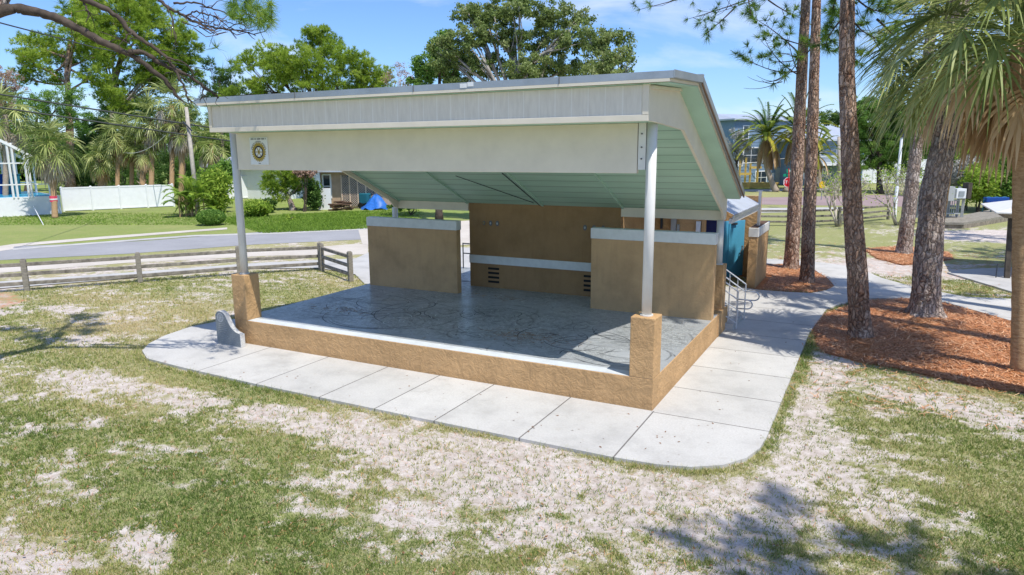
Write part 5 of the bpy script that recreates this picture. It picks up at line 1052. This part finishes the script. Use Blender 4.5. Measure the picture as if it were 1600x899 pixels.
# white / tan houses
def wquad(px0,px1,D0,D1): 
    a=W(px0,300,D0);b=W(px1,300,D1); return np.array([a[0],a[1],-.06]),np.array([b[0],b[1],-.06])
def house(name,label,a,b,depth,h,wallmat,roofmat,over=.5,rise=1.2,wins=(),doors=()):
    """front wall runs a->b, body goes back by depth; wins: (u0,u1,z0,z1) fraction along the front"""
    t=empty(name,a,label,'house'); d=unit(b-a); n=np.array([-d[1],d[0],0]); 
    if n@FW<0: n=-n
    L=np.linalg.norm(b-a); m=MB(); m.prism([tuple(a[:2]),tuple(b[:2]),tuple((b+n*depth)[:2]),tuple((a+n*depth)[:2])],'z',-.06,h); m.build('wall',wallmat,t)
    m=MB(); e0=a-d*over-n*over; e1=b+d*over-n*over; e2=b+d*over+n*(depth+over); e3=a-d*over+n*(depth+over); r0=(e0+e3)/2+d*depth*.25; r1=(e1+e2)/2-d*depth*.25
    Z=lambda p,z: np.array([p[0],p[1],z])
    V=[Z(e0,h+.003),Z(e1,h+.003),Z(e2,h+.003),Z(e3,h+.003),Z(r0,h+rise),Z(r1,h+rise),Z(e0,h-.2),Z(e1,h-.2),Z(e2,h-.2),Z(e3,h-.2)]
    m.add(V,[(0,1,5,4),(1,2,5),(2,3,4,5),(3,0,4),(6,7,1,0),(7,8,2,1),(8,9,3,2),(9,6,0,3)]); rf=m.build('roof',roofmat,t)
    for (u0,u1,z0,z1) in wins:
        c=a+d*L*(u0+u1)/2; w=L*(u1-u0)/2; m=MB(); m.obox(Z(c-n*.03,(z0+z1)/2),d*(w+.09),n*.04,(0,0,(z1-z0)/2+.09)); wf=m.build('window','vinyl',t)
        m=MB(); nx=2 if u1-u0>.08 else 1
        for i in range(nx):
            for j in range(2):
                cc=c+d*(-w+ (i+.5)*2*w/nx); m.obox(Z(cc-n*.075,z0+(j+.5)*(z1-z0)/2),d*(w/nx-.04),n*.01,(0,0,(z1-z0)/4-.04))
        m.build('pane','glass',wf)
    for (u0,u1,z0,z1,mt_) in doors:
        c=a+d*L*(u0+u1)/2; w=L*(u1-u0)/2; m=MB(); m.obox(Z(c-n*.04,(z0+z1)/2),d*w,n*.05,(0,0,(z1-z0)/2)); m.build('door',mt_,t)
    return t,d,n,L
a,b=wquad(330,445,76,72); house('white_house','low white walled house with a pale roof behind the lush shrubs',a,b,10,3.4,'vinyl','roof_metal',.6,1.6,wins=[(.72,.84,1.4,2.4)])
a,b=wquad(503,660,60,60); tn,d_,n_,L_=house('tan_house','tan house with lattice screens and a metal roof seen under the stage beam',a,b,9,3.25,'house_tan','roof_metal',.9,1.3,wins=[(.02,.09,.9,2.8)])
m=MB(); rgl=0
u0,u1=.20,.52
for k in range(4):
    ua=u0+(u1-u0)*k/4; ub=u0+(u1-u0)*(k+1)/4-.008; x0=a+d_*L_*ua-n_*.1; x1=a+d_*L_*ub-n_*.1; w=np.linalg.norm(x1-x0)
    for i in range(-14,16):
        for sgn in (1,-1):
            s0_=i*.19; pts=[]
            for tt_ in np.linspace(0,2.6,2):
                pass
            za,zb=.15,2.75; xa=s0_ if sgn>0 else s0_+2.6; xb=s0_+2.6 if sgn>0 else s0_
            # clip to [0,w]
            fa,fb=0.,1.
            lo=(0-xa)/(xb-xa);hi=(w-xa)/(xb-xa); fa=max(0,min(lo,hi)); fb=min(1,max(lo,hi))
            if fb-fa<.03: continue
            p=x0+unit(x1-x0)*(xa+(xb-xa)*fa)+[0,0,za+(zb-za)*fa]; q=x0+unit(x1-x0)*(xa+(xb-xa)*fb)+[0,0,za+(zb-za)*fb]; m.bar(p-n_*.02*sgn,q-n_*.02*sgn,.015,.05,0,up=n_)
    m.bar(x0+[0,0,0],x0+[0,0,2.85],.08,.08)
m.build('lattice_screen','lattice',tn)
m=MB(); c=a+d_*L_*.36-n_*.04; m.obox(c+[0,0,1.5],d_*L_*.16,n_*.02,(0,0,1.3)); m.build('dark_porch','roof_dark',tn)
m=MB(); c=a+d_*L_*.06-n_*1.2; m.obox(c+[0,0,.9],d_*.55,n_*.05,(0,0,.9)); m.build('white_screen','vinyl',tn)
# tarp covered pile, grill, meter
p=G(588,327); tp_=empty('covered_pile',p,'bright blue tarp thrown over a pile by the tan house','tarp'); V=[];rg=np.random.default_rng(2)
m=MB(); th=np.linspace(0,6.283,18,endpoint=False); prof_=[(1.5,0),(1.0,.55),(.62,1.0),(.3,1.3),(.06,1.38)]
for r,z in prof_: V+=[(p[0]+math.cos(t)*r*.8*(1+rg.normal(0,.17)),p[1]+math.sin(t)*r*.8*(1+rg.normal(0,.17)),z*.85-.06+rg.normal(0,.11)) for t in th]
V=np.array(V); i=np.arange(4)[:,None]*18; j=np.arange(18)[None]; m.add(V,np.stack([i+j,i+(j+1)%18,i+18+(j+1)%18,i+18+j],-1).reshape(-1,4)); m.build('tarp','tarp_blue',tp_)
p=G(572,326); gr=empty('green_cart',p,'small dark green cart left of the blue tarp','cart'); m=MB(); m.box(p+[-.5,-.3,.4],p+[.4,.3,1.3]); m.build('tub','teal',gr,bevel=.08)
for dx in(-.35,.3): m=MB(); q=p+[dx,-.35,.26]; m.tube([q,q+[0,.08,0]],.25,14); m.build('wheel','black',gr)
m=MB(); m.tube([p+[.4,0,1.1],p+[.85,0,1.3]],.03,6); m.build('handle','dark_metal',gr)
p=G(532,330); gl=empty('firewood_pile',p,'low dark brown heap of wood in front of the lattice screens','pile'); m=MB(); rg=np.random.default_rng(4)
for i in range(26): q=p+[rg.uniform(-.9,.9),rg.uniform(-.2,.2),rg.uniform(.05,.8)]; m.tube([q-[.35,.05,.05],q+[.35,.05,rg.uniform(-.1,.15)]],.07,7)
m.build('logs','rust_brown',gl)
# ------------------------------------------------------------------ right background
a,b=wquad(1142,1252,92,98); bh,bd,bn_,bL=house('blue_house','tall three storey blue house behind the date palms',a,b,11,8.6,'house_blue','roof_metal',.5,.9,wins=[(.12,.19,6.1,7.7),(.38,.46,6.1,7.7),(.08,.13,2.6,4.4),(.14,.34,3.0,4.9),(.32,.47,.2,1.8)],doors=[(.40,.47,2.9,5.2,'vinyl'),(.6,.95,-.05,2.2,'grey_box')])
m=MB(); 
for z in np.arange(.3,8.5,.45): m.obox((a+b)/2-bn_*.015+[0,0,z],bd*bL/2,bn_*.012,(0,0,.02))
m.build('siding_board','house_blue',bh)
a,b=wquad(1254,1345,92,96); gh,gd,gn,gL=house('deck_house','grey blue house wing with pale metal roofs and a railed deck',a,b,9,5.9,'house_blue','roof_metal',1.0,1.9,wins=[(.52,.62,3.6,5.2),(.72,.85,3.6,5.2)])
m=MB(); c=(a+b)/2-gn*1.3; m.obox(c+[0,0,2.75],gd*gL/2,gn*1.25,(0,0,.1)); m.build('deck','vinyl',gh)
m=MB(); q=-gn*2.5
for z in (3.0,3.85): m.bar(a+q+[0,0,z],b+q+[0,0,z],.08,.1)
for u in np.linspace(0,1,60): m.bar(a+(b-a)*u+q+[0,0,2.9],a+(b-a)*u+q+[0,0,3.85],.05,.05)
m.build('deck_railing','vinyl',gh)
for u in (0,.33,.66,1): m=MB(); m.bar(a+(b-a)*u+q+[0,0,0],a+(b-a)*u+q+[0,0,5.6],.2,.2); m.build('deck_post','vinyl',gh)
m=MB(); m.obox((a+b)/2-gn*.9+[0,0,7.3],gd*gL*.42,gn*1.6,gn*0+np.array([0,0,.06])); 
# lumber and frame
p=W(1182,277,88); lm_=empty('lumber_stack',(p[0],p[1],-.06),'yellow stack of new lumber in front of the blue house','lumber'); m=MB(); gz=G(1182,293)
c=W(1182,288,86); c[2]=0
for k in range(4): m.obox(c+[0,0,.15+.16*k],RT*2.5*np.array([1,1,0])*(1-.03*(k%3)),unit(FW*[1,1,0])*.7,(0,0,.085))
m.build('boards','lumber',lm_)
fr=empty('timber_frame',(c[0],c[1],-.06),'yellow timber posts of a deck under construction behind the lumber stack','frame')
for x,yt in ((1157,248),(1166,246),(1173,255),(1185,251)):
    q=W(x,yt,91); m=MB(); m.bar((q[0],q[1],-.06),q,.22,.22); m.build('post','lumber',fr)
m=MB(); m.bar(W(1156,272,91),W(1174,272,91),.12,.3); m.bar(W(1173,262,91),W(1190,262,91),.12,.3); m.build('beam','lumber',fr)
rng=np.random.default_rng(90)
pD=80
def dp(px,py,xb,yb,lb,n,nd,L,bend): 
    b=G(xb,yb); D0=(b-CO)@FW; return feather_palm('date_palm',lb,(b[0],b[1]),W(px,py,D0),L,n,nd,.3,rng,group='date palms by the blue house',w=.06,bend=bend)
dp(1199,212,1213,300,'date palm with a leaning trunk in front of the blue house',34,16,4.6,-.6)
dp(1248,205,1228,300,'date palm partly hidden by the island pines, right of the leaning one',36,14,4.8,.5)
dp(1275,240,1282,296,'shorter date palm with drooping yellow fronds between the island pines',24,12,3.6,.0)
tree('broadleaf_tree','grey green tree left of the blue house','tree',gxy(1148,84),[(1148,215,14,16),(1155,235,16,20),(1140,240,16,22),(1165,225,8,12)],84,'broad','grey_leaf',dens=.9,trunk_r=.2,seed=91,gap=.1)
tree('broadleaf_tree','tall dense green tree right of the reddish pine trunk','tree',gxy(1375,75),[(1375,165,30,26),(1350,190,26,26),(1395,200,30,30),(1360,225,26,20),(1410,240,26,26),(1340,235,16,18),(1400,165,24,24),(1385,255,26,16),(1370,195,34,34),(1345,165,18,20),(1420,200,30,30),(1355,255,22,16)],75,'broad','tree_leaf',dens=2.2,trunk_r=.35,seed=92)
tree('broadleaf_tree','dark green tree far behind the deck house','tree',gxy(1310,120),[(1300,185,20,14),(1318,180,14,16),(1330,200,14,16),(1285,190,14,12)],120,'broad','dark_leaf',dens=1.5,trunk_r=.35,seed=93)
tree('broadleaf_tree','bright green tree behind the palm fronds at right','tree',gxy(1480,70),[(1470,230,34,30),(1520,215,36,34),(1575,210,34,40),(1450,190,26,26),(1540,170,40,30),(1600,170,30,50)],70,'broad','tree_leaf',dens=1.3,trunk_r=.35,seed=94)
tree('broadleaf_tree','olive tree low behind the crape myrtles','tree',gxy(1420,78),[(1400,270,30,12),(1440,262,26,16)],78,'broad','oak_leaf',dens=1.0,trunk_r=.2,seed=95)
for i,(x,y,rx,ry,mt_,lb) in enumerate([(1530,285,32,34,'bright_leaf','bright green bush behind the boardwalk, left part'),(1575,270,32,44,'tree_leaf','dark green bush behind the boardwalk at the right edge'),(1510,270,24,30,'grey_leaf','silvery grey bush just right of the grey utility frame'),(1555,300,30,24,'grey_leaf','silvery grey scrub above the blue green bike rack'),(1540,245,36,26,'bright_leaf','yellow green shrub under the dead palm fronds'),(1600,315,24,20,'dark_leaf','dark low bush behind the shelter roof corner')]):
    bush('scrub_bush',lb,'bush',x,y,rx,ry,52+i,mt_,.13,1.5,100+i,n=7,group='bushes behind the boardwalk')
bush('scrub_bush','pale green shrub against the long pale fence','bush',1330,262,20,12,90,'oak_leaf',.2,1.2,110)
# boardwalk, utility frame, rack
dk=[tuple(G(x,y)[:2]) for x,y in ((1440,357),(1505,358),(1575,346),(1640,338),(1640,328),(1560,333),(1505,345),(1440,346))]
bo=empty('boardwalk',(*dk[0],-.06),'low grey timber boardwalk in front of the bushes at right','boardwalk'); m=MB(); m.prism(dk,'z',.18,.32); m.build('deck','fence_wood',bo); m=MB(); m.prism([(x+.05,y+.1) for x,y in dk],'z',-.06,.178); m.build('skirt','old_wood',bo)
uf=empty('utility_stand',G(1480,350),'grey utility stand with meter cabinets and a barred gate on the boardwalk','utility stand'); Du=(G(1480,350)-CO)@FW
k=Du/FPX
m=MB()
for x in (1437,1445,1486,1500,1508): q=W(x,292,Du); m.bar((q[0],q[1],.3),q,.16,.16)
m.build('post','grey_box',uf)
m=MB()
for x in np.linspace(1447,1499,16): q=W(x,313,Du); m.bar((q[0],q[1],.35),q,.05,.05)
m.bar(W(1437,313,Du),W(1500,313,Du),.08,.1); m.bar(W(1437,334,Du),W(1500,334,Du),.06,.08); m.build('bars','grey_box',uf)
for x0,x1,y0,y1,mt_ in ((1435,1452,291,313,'grey_box'),(1462,1488,292,314,'grey_box'),(1491,1506,295,310,'sign_white')):
    m=MB(); c=(W(x0,y0,Du-.5)+W(x1,y1,Du-.5))/2; u=RT*(x1-x0)/2*k; v=np.array([0,0,(y1-y0)/2*k]); m.obox(c,u*[1,1,0],unit(FW*[1,1,0])*.25,v); bx=m.build('cabinet',mt_,uf,bevel=.02)
    if mt_=='sign_white': m=MB(); m.obox(c-unit(FW*[1,1,0])*.27,u*[1,1,0]*.55,unit(FW*[1,1,0])*.02,v*.5); m.build('meter_dial','galv',bx)
m=MB(); c=W(1511,298,Du-.3); m.obox(c,RT*[1,1,0]*.12,unit(FW*[1,1,0])*.3,(0,0,.5)); m.build('speaker_box','shelter_wood',uf)
q=W(1553,340,Du+4); bk=empty('bike_rack',(q[0],q[1],.32),'blue green bent pipe rack on the boardwalk','rack'); m=MB(); rtx=RT*[1,1,0]
for dx in(-.55,0,.55):
    c=np.array([q[0],q[1],.32])+rtx*dx; th=np.linspace(0,math.pi,10); m.tube([c-rtx*.3]+[c+[0,0,.75]-rtx*.3*math.cos(t)+np.array([0,0,.28])*math.sin(t) for t in th]+[c+rtx*.3],.035,6)
m.build('hoops','teal',bk,smooth=True); m=MB(); m.obox(np.array([q[0],q[1],1.1])+[0,0,.05],rtx*.8,unit(FW*[1,1,0])*.2,(0,0,.18)); m.build('cover','bin_blue',bk,bevel=.05)
# picnic shelter corner
sp=empty('picnic_shelter',G(1573,438),'corner of a picnic shelter with white roof edge and dark timber post','shelter'); b=G(1573,437); Ds=(b-CO)@FW; tp_=W(1580,340,Ds)
m=MB(); m.bar((b[0],b[1],-.05),(tp_[0],tp_[1],tp_[2]),.17,.17); m.build('post','shelter_wood',sp,bevel=.01)
c=np.array([tp_[0],tp_[1],tp_[2]]); m=MB(); x0,y0,z0=c[0]-.25,c[1]-.35,c[2]; m.box((x0,y0,z0),(x0+4,y0+4,z0+.16)); m.build('beam','old_wood',sp)
m=MB(); m.add([(x0-.3,y0-.3,z0+.17),(x0+4.4,y0-.3,z0+.17),(x0+4.4,y0+4.4,z0+.17),(x0-.3,y0+4.4,z0+.17),(x0+2.0,y0+2.0,z0+.8),(x0-.3,y0-.3,z0+.22),(x0+4.4,y0-.3,z0+.22),(x0+4.4,y0+4.4,z0+.22),(x0-.3,y0+4.4,z0+.22)],[(0,3,2,1),(5,6,4),(6,7,4),(7,8,4),(8,5,4),(0,1,6,5),(1,2,7,6),(2,3,8,7),(3,0,5,8)]); m.build('roof','white_paint',sp)
m=MB(); h=np.array([b[0]-.35,b[1]-.1,0]); m.tube([h,h+[0,0,.5],h+[.2,0,.55]],.02,6); m.build('pipe','dark_metal',sp)
# lamp post
b=G(1397,340); Dl=(b-CO)@FW; tp_=W(1409,215,Dl); lp=empty('lamp_post',b,'slim white lamp post behind the crape myrtle at right','lamp post'); m=MB(); m.tube([b,tp_],[.14,.09],10); m.build('pole','vinyl',lp); m=MB(); m.tube([tp_,tp_+[0,0,.25]],[.16,.16],10); m.tube([tp_+[0,0,.25],tp_+[0,0,.55]],[.1,.2],10); m.build('lamp_head','dark_metal',lp)
# street signs
def text_obj(txt,loc,xdir,size,mat,parent,name='lettering'):
    cu=bpy.data.curves.new('t','FONT'); cu.body=txt; cu.size=size; cu.align_x='CENTER'; cu.align_y='CENTER'; cu.extrude=.005
    o=bpy.data.objects.new('t',cu); col.objects.link(o); x=Vector(xdir).normalized(); z=Vector((0,0,1)); n=x.cross(z)
    o.matrix_world=Matrix(((x.x,z.x,n.x,loc[0]),(x.y,z.y,n.y,loc[1]),(x.z,z.z,n.z,loc[2]),(0,0,0,1))); bpy.context.view_layer.update()
    me=bpy.data.meshes.new_from_object(o.evaluated_get(bpy.context.evaluated_depsgraph_get())); me.transform(o.matrix_world); me.transform(Matrix.Translation(-parent_loc(parent)))
    bpy.data.objects.remove(o); no=bpy.data.objects.new(name,me); col.objects.link(no); no.parent=parent; me.materials.clear(); me.materials.append(MATS[mat]); return no
fx=unit(RT*[1,1,0]); fn=unit(FW*[1,1,0])
b=G(1233,326); Dst=(b-CO)@FW; ss=empty('stop_sign',b,'red octagonal STOP sign with green street name plates on top','sign'); c=W(1231,285,Dst); r=.42
m=MB(); m.tube([b,np.array([c[0],c[1],c[2]+1.1])],.045,8); m.build('post','red_sign',ss)
V=[c-fn*.07+fx*math.cos(math.pi/8+i*math.pi/4)*r+np.array([0,0,math.sin(math.pi/8+i*math.pi/4)*r]) for i in range(8)]; V2=[v+fn*.03 for v in V]
m=MB(); m.add(V+V2,[tuple(range(8)),tuple(range(15,7,-1))]+[(i,(i+1)%8,8+(i+1)%8,8+i) for i in range(8)]); m.build('plate','red_sign',ss)
m=MB(); 
for i in range(8):
    p0,p1=V[i],V[(i+1)%8]; p0=c+(p0-c)*.96-fn*.012;p1=c+(p1-c)*.96-fn*.012; m.bar(p0,p1,.012,.03)
m.build('border','sign_white',ss)
text_obj('STOP',c-fn*.09,fx,.34,'sign_white',ss)
m=MB(); q=W(1232,274,Dst); m.obox(q,fx*.42,fn*.015,(0,0,.11)); q2=W(1233.5,269,Dst); m.obox(q2+[0,0,.08],fx*.25,fn*.015,(0,0,.15)); m.build('name_plate','green_sign',ss)
m=MB(); m.obox(q2+fx*.05-fn*.02+[0,0,.08],fx*.12,fn*.004,(0,0,.05)); m.build('arrow_mark','sign_white',ss)
def sign(px,py,pyb,w,h,D,label):
    c=W(px,py,D); t=empty('road_sign',(c[0],c[1],-.06),label,'sign','small white road signs'); m=MB(); m.bar((c[0],c[1],-.06),c+[0,0,h/2],.07,.07); m.build('post','galv',t); m=MB(); m.obox(c-fn*.06,fx*w/2,fn*.015,(0,0,h/2)); m.build('plate','sign_white',t); return t,c
sign(1205,277,0,.62,1.0,84,'small white road sign in front of the leaning date palm'); sign(1255,275,0,.75,.7,84,'small white road sign between the two island pines')
t_,c_=sign(1287,270,0,.5,1.0,84,'white road sign with a dark 1 shape, left of the reddish pine'); 
m=MB(); m.obox(c_-fn*.08+[0,0,.05],fx*.05,fn*.004,(0,0,.28)); m.build('mark','ink',t_)
c=W(1285,289,66); yl=empty('yellow_marker',(c[0],c[1],-.06),'round yellow marker on a thin post seen through the crape myrtle','marker post'); m=MB(); m.tube([(c[0],c[1],-.06),c],.04,8); m.build('post','galv',yl); m=MB(); m.tube([c-fn*.05,c+fn*.05],.32,16); m.build('disc','yellow',yl)
# wires right
wire([W(1120,262,88),W(1240,246,88),W(1300,236,86),W(1410,205,80),W(1600,150,70)],.04,'pale overhead cable sloping up to the right past the island pines','wire_light')
wire([W(1130,249,92),W(1310,248,92),W(1430,236,88)],.04,'level dark overhead cable in front of the blue house','wire')
b=W(1312,300,90); up=empty('utility_pole',(b[0],b[1],-.06),'grey utility pole beside the reddish pine, in front of the deck house','utility pole'); m=MB(); m.tube([(b[0],b[1],-.1),W(1311,214,90)],[.3,.22],10); m.build('pole','pole_wood',up,smooth=True)
# car behind fence
c=W(1433,297,90); cz0=0
# far woods closing the horizon
rg=np.random.default_rng(77); mb=MB()
for px,D,hh in [(-380,110,10),(-250,110,9),(-130,110,10),(20,125,9),(120,125,8),(330,125,9),(420,110,9),(520,110,9),(620,110,8),(700,110,7),(760,110,8),(850,110,8),(950,110,8),(1050,120,7),(1120,130,7),(1180,135,6),(1330,125,7),(1440,110,9),(1530,105,9),(1640,100,10),(1760,100,10),(1900,100,10)]:
    for q in range(4):
        c=W(px+rg.uniform(-60,60),252,D+rg.uniform(-4,8)); c[2]=hh*rg.uniform(.3,.55); n=2600; cc,pp=clumps(c,np.array([6,5,hh*.5]),70,rg,.4); idx=rg.integers(0,70,n); P=cc[idx]+rg.normal(0,.7,(n,3)); P[:,2]=np.maximum(P[:,2],0); leaves(mb,P,.42,rg,rg.normal(.45,.15,70)[idx]+rg.normal(0,.12,n))
tag(mb.build('far_woods','tree_leaf',tint=True),'far belt of green woods closing the view behind the houses','woods',kind='stuff')
